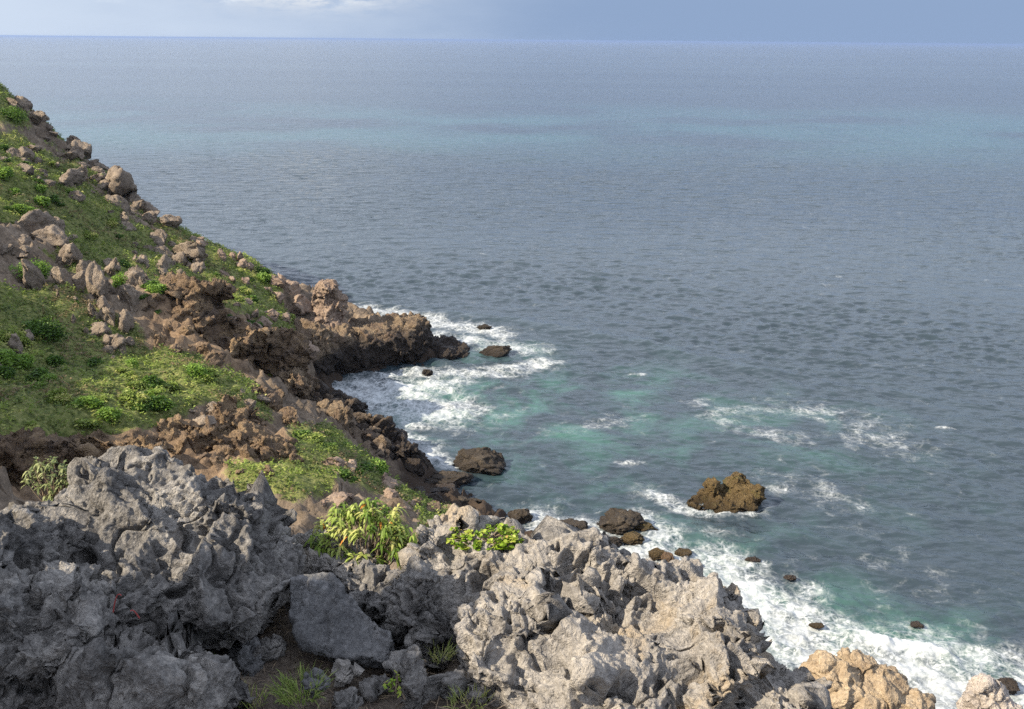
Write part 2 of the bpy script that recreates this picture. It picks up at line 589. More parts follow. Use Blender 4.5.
def on_ground(px, py, y0=30.0, y1=125.0):
    """first point of the hillside along a ray"""
    d = rays(float(px), float(py))
    t = np.arange(y0, y1, 0.1) / d[1]
    p = CPOS + d * t[:, None]
    b = np.nonzero(p[:, 2] < np.maximum(hz(p[:, 0], p[:, 1]), 0.0))[0]
    return p[b[0]] if len(b) else None


m, N, L, B = new_mat('hillside')
P_ = pos(N)
a = n_noise(N, L, P_, 0.5, 8, 0.62, 0.5); b = n_noise(N, L, P_, 3.5, 7, 0.65)
f = n_math(N, L, 'ADD', n_math(N, L, 'MULTIPLY', a, 0.55), n_math(N, L, 'MULTIPLY', b, 0.45))
crock = n_ramp(N, L, f, [(0.36, (0.075, 0.06, 0.045)), (0.5, (0.16, 0.125, 0.092)), (0.66, (0.29, 0.23, 0.17))])
cochre = n_ramp(N, L, f, [(0.36, (0.08, 0.057, 0.04)), (0.5, (0.19, 0.133, 0.086)), (0.66, (0.33, 0.235, 0.145))])
cveg = n_ramp(N, L, b, [(0.35, (0.055, 0.07, 0.022)), (0.5, (0.13, 0.15, 0.045)), (0.68, (0.24, 0.235, 0.095))])
c = n_mix(N, L, n_attr(N, 'ochre'), crock, cochre)
c = n_mix(N, L, n_map(N, L, n_math(N, L, 'ADD', n_attr(N, 'veg'), n_math(N, L, 'MULTIPLY', n_math(N, L, 'SUBTRACT', b, 0.5), 0.8)), 0.4, 0.6), c, cveg)
sp = N.new('ShaderNodeSeparateXYZ'); L.new(P_, sp.inputs[0])
wet = n_map(N, L, n_math(N, L, 'ADD', sp.outputs['Z'], n_math(N, L, 'MULTIPLY', a, -2.0)), 0.3, 1.8, 1, 0)
c = n_mix(N, L, wet, c, (0.05, 0.037, 0.028))
L.new(c, B.inputs['Base Color']); B.inputs['Roughness'].default_value = 0.95
B.inputs['Specular IOR Level'].default_value = 0.15
bp = N.new('ShaderNodeBump'); bp.inputs['Strength'].default_value = 0.8; bp.inputs['Distance'].default_value = 0.25
L.new(n_noise(N, L, P_, 2.5, 9, 0.7), bp.inputs['Height']); L.new(bp.outputs['Normal'], B.inputs['Normal'])
hill = link('hillside', mesh_np('hillside', VT[used], remap[FT], m, True, {'veg': vegb[used], 'ochre': ochb[used]}))
hill['kind'] = 'structure'

# ------------------------------------------------------------------ sea
rows = np.concatenate([np.linspace(0.0000166 * 0 + 1 / 90000, 1 / 900, 60)[:-1], np.concatenate([np.linspace(1 / 900, 1 / 60, 800)[:-1], np.linspace(1 / 60, 1 / 25, 700)])])
Yr = 1 / rows
uc = np.concatenate([np.linspace(-1.5, -0.62, 40)[:-1], np.linspace(-0.62, 0.62, 760), np.linspace(0.62, 1.5, 40)[1:]])
SX = (uc[None, :] * Yr[:, None]); SY = np.repeat(Yr[:, None], len(uc), 1)
sx, sy = SX.ravel(), SY.ravel()
dY = np.gradient(-Yr)[:, None].repeat(len(uc), 1).ravel()
dX = (np.gradient(uc)[None, :] * Yr[:, None]).ravel()
rngw = np.random.default_rng(3)
sz = np.zeros(len(sx))
ox = np.zeros(len(sx))
for k in range(90):
    lam = 0.6 * (4.6 / 0.6) ** ((k / 89.0) ** 1.25) * rngw.uniform(.9, 1.1)
    th = R(-100) + rngw.normal() * 0.55          # direction of travel, mostly towards the shore
    kx, ky = math.cos(th) * 2 * math.pi / lam, math.sin(th) * 2 * math.pi / lam
    ampl = 0.0088 * lam ** 0.7
    fade = sstep(1.8, 3.6, lam / np.maximum(np.abs(dY) * abs(math.sin(th)) + np.abs(dX) * abs(math.cos(th)), 1e-6))
    ph = kx * sx + ky * sy + rngw.uniform(0, 6.28)
    sz += ampl * fade * (1 - 2 * np.abs(np.sin(ph / 2)) ** 1.35)
gust = 0.8 + 1.1 * fbm(np.stack([sx * 0.02, sy * 0.035, 0 * sx], 1), 3, seed=50)
sz *= np.clip(gust, 0.4, 1.35) * (1 - 0.45 * sstep(75, 190, sy))


def sea_pts(pts):
    return np.array([at_z(p[0], p[1])[:2] for p in pts])


def dist_line(x, y, pl):
    d = np.full(len(x), 1e9)
    for (ax, ay), (bx, by) in zip(pl[:-1], pl[1:]):
        vx, vy = bx - ax, by - ay
        t = np.clip(((x - ax) * vx + (y - ay) * vy) / (vx * vx + vy * vy + 1e-9), 0, 1)
        d = np.minimum(d, np.hypot(x - ax - t * vx, y - ay - t * vy))
    return d


FOAM_L = [  # (pixel polyline, half width m, strength)
    ([(425, 318), (445, 322), (470, 328), (500, 332)], 2.4, 0.75),
    ([(440, 335), (490, 342), (530, 350)], 2.6, 0.65),
    ([(345, 305), (400, 312), (430, 322)], 2.2, 0.75),
    ([(320, 390), (350, 378), (420, 372), (500, 370), (545, 362)], 2.2, 0.72),
    ([(322, 388), (350, 392), (400, 400), (435, 408)], 5.0, 0.88),
    ([(326, 382), (380, 382), (440, 384)], 2.8, 0.9), ([(385, 425), (410, 440), (430, 455)], 1.6, .75),
    ([(400, 420), (425, 425), (455, 422)], 1.8, 0.6),
    ([(415, 455), (440, 462)], 2.0, 0.6),
    ([(425, 480), (470, 500), (500, 520)], 1.6, 0.5),
    ([(655, 492), (680, 505), (720, 512), (760, 508)], 1.3, 0.75),
    ([(540, 525), (590, 540), (640, 548), (700, 560), (740, 580)], 2.6, 0.9),
    ([(640, 520), (665, 540), (700, 565)], 2.0, 0.8),
    ([(700, 560), (760, 600), (830, 640), (900, 670), (980, 690)], 3.4, 0.88),
    ([(740, 580), (800, 620), (870, 640), (940, 655), (1030, 668)], 2.6, 0.7),
    ([(780, 640), (880, 690), (960, 720)], 2.6, 0.9),
    ([(910, 655), (970, 690), (1030, 700)], 3.2, 0.8),
    ([(770, 578), (800, 590), (812, 582)], 0.8, 0.6),
    ([(720, 412), (780, 405), (830, 412), (880, 425), (910, 440)], 2.6, 0.34),
    ([(780, 480), (830, 492), (850, 505)], 2.4, 0.32),
    ([(700, 400), (740, 425), (800, 440)], 1.8, 0.35),
    ([(770, 488), (800, 492)], 1.2, 0.4),
    ([(850, 425), (900, 450)], 2.5, 0.35),
    ([(742, 560), (765, 565)], 0.7, 0.6), ([(905, 626), (932, 630)], 0.8, 0.6), ([(868, 634), (895, 646), (930, 655)], 0.9, 1.3),
    ([(620, 462), (640, 460)], 0.8, 0.6), ([(540, 462), (546, 463)], 0.4, 0.5),
    ([(630, 372), (640, 374)], 0.6, 0.5), ([(945, 427), (950, 427)], 0.3, 0.8),
    ([(560, 430), (640, 415)], 2.0, 0.25), ([(900, 560), (960, 600)], 3.0, 0.2),
]
GREEN_L = [([(480, 410), (540, 415), (620, 405)], 10, 1.05), ([(620, 450), (700, 440), (800, 430)], 9, 0.6),
           ([(560, 470), (640, 480), (700, 500), (700, 540)], 6, 0.6), ([(420, 395), (440, 440)], 6, 0.5), ([(800, 520), (900, 500)], 6, 0.25),
           ([(720, 590), (900, 640), (1020, 670)], 5, 0.9), ([(440, 345), (520, 355)], 4, 0.7)]
nearmask = (sy < 140)
xs, ys = sx[nearmask], sy[nearmask]
wx = xs + 1.6 * fbm(np.stack([xs * .25, ys * .25, 0 * xs], 1), 4, seed=60)
wy = ys + 1.6 * fbm(np.stack([xs * .25, ys * .25, 0 * xs + 9], 1), 4, seed=64)
foam_n = np.zeros(len(xs)); green_n = np.zeros(len(xs))
for pl, hw, st in FOAM_L:
    foam_n = np.maximum(foam_n, st * np.exp(-(dist_line(wx, wy, sea_pts(pl)) / hw) ** 2))
for pl, hw, st in GREEN_L:
    green_n = np.maximum(green_n, st * np.exp(-(dist_line(wx, wy, sea_pts(pl)) / hw) ** 2))
foam = np.zeros(len(sx)); foam[nearmask] = foam_n
green = np.zeros(len(sx)); green[nearmask] = green_n
# a breaking surge heaps the water up a little and a swell line rounds the point
sz += foam * 0.30 * fbm(np.stack([sx * 1.1, sy * 1.1, 0 * sx], 1), 4, seed=70)
swl = np.zeros(len(sx)); swl[nearmask] = np.exp(-(dist_line(wx, wy, sea_pts([(430, 312), (520, 322), (600, 335), (680, 352), (760, 372)])) / 1.6) ** 2)
sz += 0.35 * swl
swl = np.zeros(len(sx)); swl[nearmask] = np.exp(-(dist_line(wx, wy, sea_pts([(862, 632), (895, 646), (935, 656)])) / 0.8) ** 2)
sz += 0.5 * swl
idx = np.arange(len(sx)).reshape(SX.shape)
FS = np.stack([idx[:-1, :-1], idx[:-1, 1:], idx[1:, 1:], idx[1:, :-1]], -1).reshape(-1, 4)

m, N, L, B = new_mat('sea_water')
P_ = pos(N)
big = n_noise(N, L, P_, 0.012, 4, 0.55)
mp_ = N.new('ShaderNodeMapping'); mp_.inputs['Scale'].default_value = (0.0011, 0.006, 1); L.new(P_, mp_.inputs['Vector'])
bands = n_noise(N, L, mp_.outputs['Vector'], 1.0, 4, 0.5)
deep = n_ramp(N, L, bands, [(0.38, (0.025, 0.038, 0.048)), (0.52, (0.031, 0.046, 0.057)), (0.66, (0.038, 0.057, 0.068))])
patch = n_noise(N, L, P_, 0.16, 5, 0.6, 0.6)
gfac = n_math(N, L, 'MULTIPLY', n_attr(N, 'green'), n_map(N, L, patch, 0.40, 0.72), clamp=True)
spy = N.new('ShaderNodeSeparateXYZ'); L.new(P_, spy.inputs[0])
turq_band = n_math(N, L, 'MULTIPLY', n_map(N, L, spy.outputs['Y'], 230, 330), n_map(N, L, spy.outputs['Y'], 380, 560, 1, 0))
turq_band = n_math(N, L, 'MULTIPLY', turq_band, n_map(N, L, n_noise(N, L, P_, 0.012, 3, .5), .36, .6))
deep = n_mix(N, L, n_math(N, L, 'MULTIPLY', turq_band, 0.28), deep, (0.07, 0.20, 0.21))  # pale turquoise band mixed into the far water colour
wc = n_mix(N, L, gfac, deep, (0.05, 0.125, 0.105))
L.new(wc, B.inputs['Base Color'])
B.inputs['Roughness'].default_value = 0.07
B.inputs['IOR'].default_value = 1.333
mp2 = N.new('ShaderNodeMapping'); mp2.inputs['Scale'].default_value = (0.55, 1.0, 1.0); L.new(P_, mp2.inputs['Vector'])
h1 = n_noise(N, L, mp2.outputs['Vector'], 2.2, 6, 0.62, 0.3)
h2 = n_noise(N, L, mp2.outputs['Vector'], 0.5, 5, 0.6, 0.3)
hh = n_math(N, L, 'ADD', n_math(N, L, 'MULTIPLY', h1, 0.06), n_math(N, L, 'MULTIPLY', h2, 0.34))
mp3 = N.new('ShaderNodeMapping'); mp3.inputs['Scale'].default_value = (0.16, 0.42, 1.0); L.new(P_, mp3.inputs['Vector'])
h3 = n_noise(N, L, mp3.outputs['Vector'], 1.0, 4, 0.55, 0.2)
hh = n_math(N, L, 'ADD', hh, n_math(N, L, 'MULTIPLY', h3, n_map(N, L, spy.outputs['Y'], 85, 240, 0.0, 1.9)))
bp = N.new('ShaderNodeBump'); bp.inputs['Strength'].default_value = 0.85; bp.inputs['Distance'].default_value = 1.0
L.new(hh, bp.inputs['Height']); L.new(bp.outputs['Normal'], B.inputs['Normal'])
# foam: solid where the surge is strong, a lace of threads where it thins out
fa = n_attr(N, 'foam')
wv = N.new('ShaderNodeVectorMath'); wv.operation = 'ADD'
nz = N.new('ShaderNodeTexNoise'); nz.inputs['Scale'].default_value = 0.8; nz.inputs['Detail'].default_value = 4; L.new(P_, nz.inputs['Vector'])
sc_ = N.new('ShaderNodeVectorMath'); sc_.operation = 'SCALE'; sc_.inputs['Scale'].default_value = 1.4; L.new(nz.outputs['Color'], sc_.inputs[0])
L.new(P_, wv.inputs[0]); L.new(sc_.outputs[0], wv.inputs[1])
vo = N.new('ShaderNodeTexVoronoi'); vo.feature = 'DISTANCE_TO_EDGE'; vo.inputs['Scale'].default_value = 1.3; L.new(wv.outputs[0], vo.inputs['Vector'])
vo2 = N.new('ShaderNodeTexVoronoi'); vo2.feature = 'DISTANCE_TO_EDGE'; vo2.inputs['Scale'].default_value = 3.6; L.new(wv.outputs[0], vo2.inputs['Vector'])
lace = n_math(N, L, 'MAXIMUM', n_map(N, L, vo.outputs['Distance'], 0.02, 0.22, 1, 0), n_math(N, L, 'MULTIPLY', n_map(N, L, vo2.outputs['Distance'], 0.02, 0.2, 1, 0), 0.7))
fn = n_noise(N, L, P_, 0.55, 8, 0.66, 0.5)
solid = n_map(N, L, n_math(N, L, 'ADD', fa, n_math(N, L, 'MULTIPLY', n_math(N, L, 'SUBTRACT', fn, 0.5), 2.6)), 0.45, 1.25)
lc = n_math(N, L, 'MULTIPLY', lace, n_map(N, L, n_math(N, L, 'ADD', fa, n_math(N, L, 'MULTIPLY', n_math(N, L, 'SUBTRACT', fn, 0.5), 1.8)), 0.15, 0.85))
fine_ = n_map(N, L, n_noise(N, L, P_, 5.0, 7, 0.7, 0.4), 0.36, 0.58, 0.25, 1.0)
ff = n_math(N, L, 'MULTIPLY', fine_, 1.0)
ff = n_math(N, L, 'MAXIMUM', n_math(N, L, 'MULTIPLY', solid, n_math(N, L, 'ADD', n_math(N, L, 'MULTIPLY', fine_, 0.42), 0.48)), n_math(N, L, 'MULTIPLY', n_math(N, L, 'MULTIPLY', lc, fine_), 0.8), clamp=True)
fb = N.new('ShaderNodeBsdfDiffuse'); fb.inputs['Color'].default_value = (0.53, 0.56, 0.57, 1)
mx = N.new('ShaderNodeMixShader'); L.new(ff, mx.inputs[0]); L.new(B.outputs[0], mx.inputs[1]); L.new(fb.outputs[0], mx.inputs[2])
L.new(mx.outputs[0], N['Material Output'].inputs['Surface'])
sea = link('sea', mesh_np('sea', np.stack([sx, sy, sz], 1), FS[:, ::-1], m, True, {'foam': foam, 'green': green}))
sea['kind'] = 'structure'

# ------------------------------------------------------------------ karst rocks in front
def carve(me, seed, big=0.20, mid=0.06, pit=0.06, fine=0.022, flute=None, s=1.0):
    """solution-weathered limestone: broken planes, cracks, scalloped hollows with sharp cusps, pits and spikes"""
    V = vcoords(me)
    w = np.stack([fbm(V * 1.3 * s, 3, seed=seed + k) for k in (1, 2, 3)], 1) * 0.14 / s
    Q = (V + w) * s
    d = (ridged(Q * 1.5, 3, 0.5, seed=seed + 4) - 0.45) * big + fbm(Q * 0.9, 2, seed=seed + 30) * big * 0.6
    V = V + vnormals(me) * d[:, None]; set_coords(me, V)
    N1 = vnormals(me)
    N1 += np.array([0, 0, .35]); N1 /= np.linalg.norm(N1, axis=1)[:, None]
    Q2 = Q if flute is None else (Q @ flute)
    q9 = np.stack([perlin(Q * 7, seed + k) + .5 * perlin(Q * 17, seed + k) for k in (61, 62, 63)], 1)
    # blocks split by cracks
    f1, f2 = worley(Q2 * 2.2 + 0.25 * q9, seed + 51)
    d = -0.06 * sstep(0.10, 0.0, f2 - f1) * (mid / .06) + (f2 - f1 - .3) * mid * .5
    f1, f2 = worley(Q2 * 4.4 + 0.35 * q9, seed + 12)
    d += (f1 ** 1.5 - 0.4) * mid * 1.1
    d += (ridged(Q2 * 3.0, 4, 0.5, seed=seed + 8) - 0.45) * mid * 0.95
    g1, g2 = worley(Q2 * 2.1 + 0.3 * q9, seed + 27)
    d -= pit * 2.4 * sstep(0.34, 0.2, g1) * sstep(-0.25, 0.1, fbm(Q * 1.3 + 9, 2, seed=seed + 28))
    gate = sstep(-0.1, 0.3, fbm(Q * 2.1, 2, seed=seed + 13))
    g1, g2 = worley(Q2 * 5.2 + 0.4 * q9, seed + 17)
    d -= pit * 1.6 * sstep(0.40, 0.2, g1) * gate
    f1, f2 = worley(Q2 * 11 + 0.5 * q9, seed + 14)
    d += (f1 ** 1.5 - 0.4) * mid * 0.42
    g1, g2 = worley(Q2 * 17.0 + .5 * q9, seed + 19)
    d -= pit * 0.6 * sstep(0.40, 0.18, g1) * sstep(-0.25, 0.15, fbm(Q * 3.3 + 5, 2, seed=seed + 15))
    d += (ridged(Q2 * 16, 4, 0.75, seed=seed + 20) - 0.45) * fine * 1.0
    set_coords(me, V + N1 * d[:, None])
    smooth_all(me)


def plump(px, py, Y, rx, rz, ry, rot=0.0, tilt=0.0):
    """a lump given by its middle in the photograph and its size in photograph pixels (rx, rz) and metres deep (ry)"""
    c = at(px, py, Y); k = np.linalg.norm(c - CPOS) / FPX
    return (c, (rx * k, ry, rz * k), rot, tilt)


def outcrop(name, lumps, voxel, mat, label, cat, seed, carver, **kw):
    rng = np.random.default_rng(seed)
    L_ = [plump(*l) for l in lumps]
    base = np.mean([l[0] for l in L_], 0); base[2] = min(l[0][2] - l[1][2] * .7 for l in L_)
    me = lump_mesh([(l[0] - base, l[1], l[2], l[3]) for l in L_], voxel, rng, 60 if carver is carve else 10)
    me.name = name
    carver(me, seed, **kw)
    me.materials.clear(); me.materials.append(mat)
    return thing(link(name, me, base), label, cat)


_c = lambda x, y, z, r: (np.array([x, y, z]), r, 0.0, 0.0)


def outcrop_w(name, L_, voxel, mat, label, cat, seed, carver, **kw):
    base = L_[0][0].copy(); base[2] -= L_[0][1][2]
    me = lump_mesh([(l[0] - base, l[1], l[2], l[3]) for l in L_], voxel, np.random.default_rng(seed))
    me.name = name; carver(me, seed, **kw); me.materials.clear(); me.materials.append(mat)
    return thing(link(name, me, base), label, cat)


_fl = np.array(Matrix.Rotation(R(35), 3, 'Y') @ Matrix.Diagonal((1.25, 1.1, 0.55)))
outcrop_w('limestone_outcrop', [_c(-5.6, 1.85, 29.0, (1.3, .85, 2.45)), _c(-5.5, 3.4, 28.25, (1.2, .9, 1.55)), _c(-6.2, 0.4, 28.4, (1.4, 1.3, 2.2)), _c(-5.8, 4.4, 27.6, (1.0, .9, 1.5))], 0.05, KARST,  # out of view, added and shaped to throw shade on the left front rocks
          'unseen limestone mass added left of the view to shade the front rocks', 'rock', 91, carve, s=.6, big=.5, mid=.15, pit=.1)
VOX = 0.0068
outcrop('limestone_boulder', [(165, 548, 4.75, 125, 75, .55), (135, 492, 4.95, 55, 40, .35), (205, 512, 4.95, 60, 36, .35), (258, 556, 4.75, 42, 42, .35), (225, 590, 4.4, 60, 60, .4),
                              (150, 600, 4.35, 105, 60, .45), (60, 545, 4.75, 70, 40, .35), (245, 528, 4.9, 40, 26, .3)], VOX, KARST,
        'large rugged grey limestone rock with a jagged peak, left of the yellow-green shrub', 'rock', 106, carve, flute=_fl)
outcrop('limestone_boulder', [(25, 560, 4.3, 60, 50, .35), (40, 640, 3.95, 85, 75, .42), (-20, 600, 4.1, 60, 90, .4)], VOX, KARST,
        'dark pitted limestone rock in the bottom left corner', 'rock', 131, carve, flute=_fl)
outcrop('limestone_boulder', [(150, 694, 3.65, 70, 54, .33), (120, 665, 3.8, 40, 40, .3), (190, 718, 3.55, 40, 36, .25)], VOX, KARST,
        'low fluted grey limestone rock at the bottom edge left of the grass tuft', 'rock', 157, carve, flute=_fl)
outcrop('limestone_outcrop', [(470, 590, 4.9, 65, 60, .45), (440, 550, 5.15, 38, 32, .3), (560, 600, 4.75, 90, 52, .5), (640, 622, 4.6, 85, 52, .5), (520, 665, 4.15, 70, 75, .5),
                              (610, 690, 4.05, 110, 80, .6), (715, 650, 4.2, 62, 56, .5), (775, 705, 3.95, 55, 48, .4), (470, 650, 4.4, 30, 40, .3), (690, 616, 4.6, 40, 30, .4)], VOX, KARST_PALE,
        'broad sunlit pale limestone outcrop in the foreground full of pits', 'rock', 171, carve, big=0.16)
outcrop('limestone_boulder', [(555, 564, 5.1, 50, 22, .25), (598, 570, 5.0, 30, 18, .2)], VOX, KARST,
        'dark craggy limestone knob behind the sunlit outcrop, next to the round-leaved plant', 'rock', 191, carve, s=1.5)
outcrop('limestone_boulder', [(335, 566, 4.95, 46, 26, .25), (318, 552, 5.1, 30, 16, .2)], VOX, KARST_PALE,
        'small sunlit pale rock at the foot of the yellow-green shrub', 'rock', 201, carve, s=1.6, big=.12)
outcrop('limestone_boulder', [(370, 590, 4.6, 36, 22, .2)], VOX, KARST,
        'dark shaded rock between the grey slab and the shrub above it', 'rock', 211, carve, s=1.6, big=.12)
outcrop('limestone_boulder', [(408, 605, 4.5, 34, 46, .22, 0, R(28)), (432, 645, 4.35, 24, 40, .2, 0, R(20))], VOX, KARST,
        'narrow grey rock leaning against the left side of the sunlit outcrop', 'rock', 221, carve, s=1.5, big=.12)
outcrop('limestone_boulder', [(247, 660, 4.15, 20, 26, .14, 0, R(12))], VOX, SLAB,
        'small smooth grey stone standing behind the grass tuft', 'rock', 231, carve, s=1.6, big=.06, mid=.03, pit=.012, fine=.012)
outcrop('limestone_boulder', [(420, 690, 3.9, 16, 40, .16, 0, R(-15))], VOX, KARST,
        'thin upright grey rock below the small mossy mound', 'rock', 241, carve, s=1.6, big=.08)
outcrop('limestone_boulder', [(315, 685, 3.85, 16, 12, .09)], VOX, SLAB,
        'small flat grey stone lying right of the grass tuft', 'rock', 251, carve, s=1.6, big=.06, mid=.03, pit=.012, fine=.012)


RUB = [(345, 672, 4.0, 14, 9, KARST_PALE, 'pale angular stone lying under the lower edge of the grey slab'),
       (375, 682, 3.95, 18, 10, KARST, 'grey angular stone between the slab and the thin upright rock'),
       (400, 665, 4.1, 14, 14, KARST, 'grey wedge of rock at the right corner of the slab'),
       (345, 700, 3.85, 20, 9, KARST, 'flat grey stone at the bottom edge below the slab'),
       (272, 650, 4.2, 16, 12, KARST, 'dark stone in the hollow left of the grey slab'),
       (455, 690, 3.95, 18, 22, KARST, 'grey rock at the foot of the sunlit outcrop')]
for i_, (px_, py_, Y_, rx_, rz_, mt_, lb_) in enumerate(RUB):
    outcrop('stone', [(px_, py_, Y_, rx_, rz_, .08, 0, R(10 * (i_ - 2)))], VOX, mt_, lb_, 'rock', 271 + i_, carve, s=1.8, big=.06, mid=.03, pit=.015, fine=.012)


def slab(name, poly, Y0, dYdpy, thick, mat, label, seed):
    """a broken flat block: outline in photograph pixels on a leaning plane, given thickness"""
    rng = np.random.default_rng(seed)
    P_ = np.array([at(px, py, Y0 + (py - poly[0][1]) * dYdpy) for px, py in poly])
    c = P_.mean(0)
    n = np.cross(P_[1] - P_[0], P_[3] - P_[0]); n /= np.linalg.norm(n)
    if n @ (CPOS - c) < 0: n = -n
    bm = bmesh.new()
    f = [bm.verts.new(p - c) for p in P_]; g = [bm.verts.new(p - c - n * thick) for p in P_]
    bm.faces.new(f); bm.faces.new(g[::-1])
    for i in range(len(f)):
        j = (i + 1) % len(f); bm.faces.new((f[j], f[i], g[i], g[j]))
    bmesh.ops.recalc_face_normals(bm, faces=bm.faces)
    me = bpy.data.meshes.new('tmp'); bm.to_mesh(me); bm.free()
    o = bpy.data.objects.new('tmp', me); COL.objects.link(o)
    bv = o.modifiers.new('b', 'BEVEL'); bv.width = 0.02; bv.segments = 2
    md = o.modifiers.new('r', 'REMESH'); md.mode = 'VOXEL'; md.voxel_size = 0.011
    out = bpy.data.meshes.new_from_object(o.evaluated_get(bpy.context.evaluated_depsgraph_get()))
    bpy.data.objects.remove(o); bpy.data.meshes.remove(me)
    carve(out, seed, big=0.05, mid=0.016, pit=0.008, fine=0.010, s=1.6)
    out.materials.clear(); out.materials.append(mat); out.name = name
    return thing(link(name, out, c), label, 'rock')


slab('stone_slab', [(285, 575), (330, 572), (352, 596), (378, 618), (396, 636), (392, 664), (330, 656), (300, 640), (287, 612)], 4.42, -0.0042, 0.16, SLAB,
     'flat smooth grey slab leaning in the shade between the two big limestone rocks', 301)

# ------------------------------------------------------------------ hillside rock masses
def crag(me, seed, big=1.4, mid=0.6, fine=0.22, s=1.0, strata=0.0):
    V = vcoords(me)
    w = np.stack([fbm(V * 0.25 * s, 3, seed=seed + k) for k in (1, 2, 3)], 1) * 1.5 / s
    Q = (V + w) * s
    d = (ridged(Q * 0.25, 3, 0.5, seed=seed + 4) - 0.45) * big
    N0 = vnormals(me); V = V + N0 * d[:, None]; set_coords(me, V); N1 = vnormals(me)
    f1, f2 = worley(Q * np.array([.4, .4, .62]), seed + 9)
    d = (sstep(0.0, 0.10, f2 - f1) - 0.9) * mid * 0.6 + fbm(Q * 0.5, 3, seed=seed + 41) * mid * 0.9
    d += (ridged(Q * 0.8, 5, 0.58, seed=seed + 8) - 0.45) * mid
    if strata: d += strata * np.sin(Q[:, 2] * 5.5 + 3 * fbm(Q * .3, 2, seed=seed + 33))
    d += (ridged(Q * 3.2, 4, 0.62, seed=seed + 20) - 0.45) * fine
    set_coords(me, V + N1 * d[:, None]); smooth_all(me)


outcrop('headland_rock', [(325, 352, 90, 50, 28, 4), (370, 348, 92, 48, 26, 4), (408, 340, 94, 28, 24, 3.4), (419, 324, 95.5, 10, 9, 1.6), (436, 351, 95, 32, 11, 3), (458, 352, 95.3, 14, 7, 2),
                          (300, 352, 86, 38, 32, 4), (385, 331, 94, 44, 13, 3.4), (345, 335, 92.5, 30, 12, 3), (410, 325, 95.5, 20, 10, 2)], 0.12, BROWN,
        'craggy brown headland with flat sunlit top and dark wet base in the surf', 'headland', 401, crag, big=.7, mid=.45, fine=.18, s=1.2)
outcrop('rock_pillar', [(325, 316, 92, 14, 18, 1.4), (321, 300, 92, 12, 16, 1.2), (328, 288, 92, 11, 9, 1.1), (338, 306, 92.4, 10, 20, 1.0), (332, 326, 91.5, 18, 8, 1.3)], 0.08, PINK,
        'tall stacked pillar of tan rock standing where the headland meets the hill', 'rock', 421, crag, big=.4, mid=.3, fine=.16, s=1.6)
outcrop('cliff_face', [(165, 325, 70.5, 22, 30, 2.5), (200, 328, 71, 24, 32, 2.5), (240, 345, 72, 40, 22, 2.5), (280, 358, 74, 30, 26, 2.5), (188, 290, 72.5, 40, 14, 2.2)], 0.11, OCHRE,
        'eroded reddish brown cliff face hollowed out behind the grassy ledge', 'cliff', 441, crag, big=1.3, s=1.1)
outcrop('cliff_face', [(25, 458, 43.6, 60, 20, 1.2), (100, 452, 46.6, 60, 20, 1.2), (175, 440, 50, 50, 20, 1.4), (230, 424, 54, 36, 22, 1.6), (255, 405, 59, 26, 18, 1.8), (240, 450, 51, 50, 22, 1.6)], 0.09, OCHRE,
        'low ochre cliff with undercut hollows below the edge of the grassy ledge', 'cliff', 461, crag, big=1.0, mid=.5, s=1.3, strata=.06)
outcrop('cliff_face', [(288, 388, 72, 26, 18, 2.4), (325, 414, 72, 30, 18, 2.4), (372, 442, 69, 30, 22, 2.2), (402, 463, 65, 17, 22, 1.6), (345, 408, 75, 20, 11, 2), (325, 440, 64, 30, 16, 1.8)], 0.1, BROWN,
        'dark brown broken cliff along the cove below the green gully', 'cliff', 481, crag, big=1.0, mid=.7, s=1.3)
outcrop('rock_outcrop', [(850, 690, 33, 50, 26, 1.6), (858, 664, 33.5, 20, 12, .8), (885, 690, 33, 30, 22, 1.2), (825, 668, 33, 16, 10, .7), (905, 700, 32.5, 26, 12, .9), (848, 655, 33.8, 12, 7, .5)], 0.06, BEIGE,
        'beige weathered shore rock beside the white surf at the bottom right', 'rock', 501, crag, big=.5, mid=.24, fine=.06, s=1.4)
outcrop('rock_outcrop', [(985, 700, 34, 22, 20, .9), (982, 684, 34, 10, 12, .5), (1000, 712, 33.5, 18, 12, .8)], 0.05, CHALK,
        'pale whitish pointed rock in the bottom right corner', 'rock', 521, crag, big=.4, mid=.2, fine=.06, s=1.5)

# ------------------------------------------------------------------ single boulders
def boulder_mesh(name, seed, sub, mat, squash=(1, 1, 1), rough=1.0):
    rng = np.random.default_rng(seed)
    v, f = ico(sub)
    V = facet(v, rng, 14, 0.5, 0.9) * np.array(squash) @ rand_perm_rot(rng).T
    V /= np.abs(V).max()
    me = mesh_np(name, V, f, mat)
    Q = V + rng.uniform(-50, 50, 3)
    set_coords(me, V + vnormals(me) * ((ridged(Q * 1.0, 3, .5, seed=seed) - .45) * .2 * rough)[:, None])
    f1, f2 = worley(Q * 1.1, seed + 3)
    d = (sstep(0, .12, f2 - f1) - .85) * .12 + (ridged(Q * 3.6, 4, .6, seed=seed + 5) - .45) * .12
    set_coords(me, vcoords(me) + vnormals(me) * (d * rough)[:, None])
    return me


def sea_boulder(px, py, w, h, mat, label, seed, name='sea_rock', depth=None, z=0.0, cat='rock'):
    """px, py: where its foot meets the water; w, h: size in photograph pixels"""
    c = at_z(px, py, z); k = np.linalg.norm(c - CPOS) / FPX
    me = boulder_mesh(name, seed, 5, mat)
    V = vcoords(me); V -= (V.max(0) + V.min(0)) / 2; V /= (V.max(0) - V.min(0))
    hh = h * k * 0.85
    V = V * np.array([w * k, (depth or 0.8) * w * k, hh * 1.7]) + np.array([0, .3 * w * k, hh * 0.15])
    set_coords(me, V)
    return thing(link(name, me, c), label, cat)


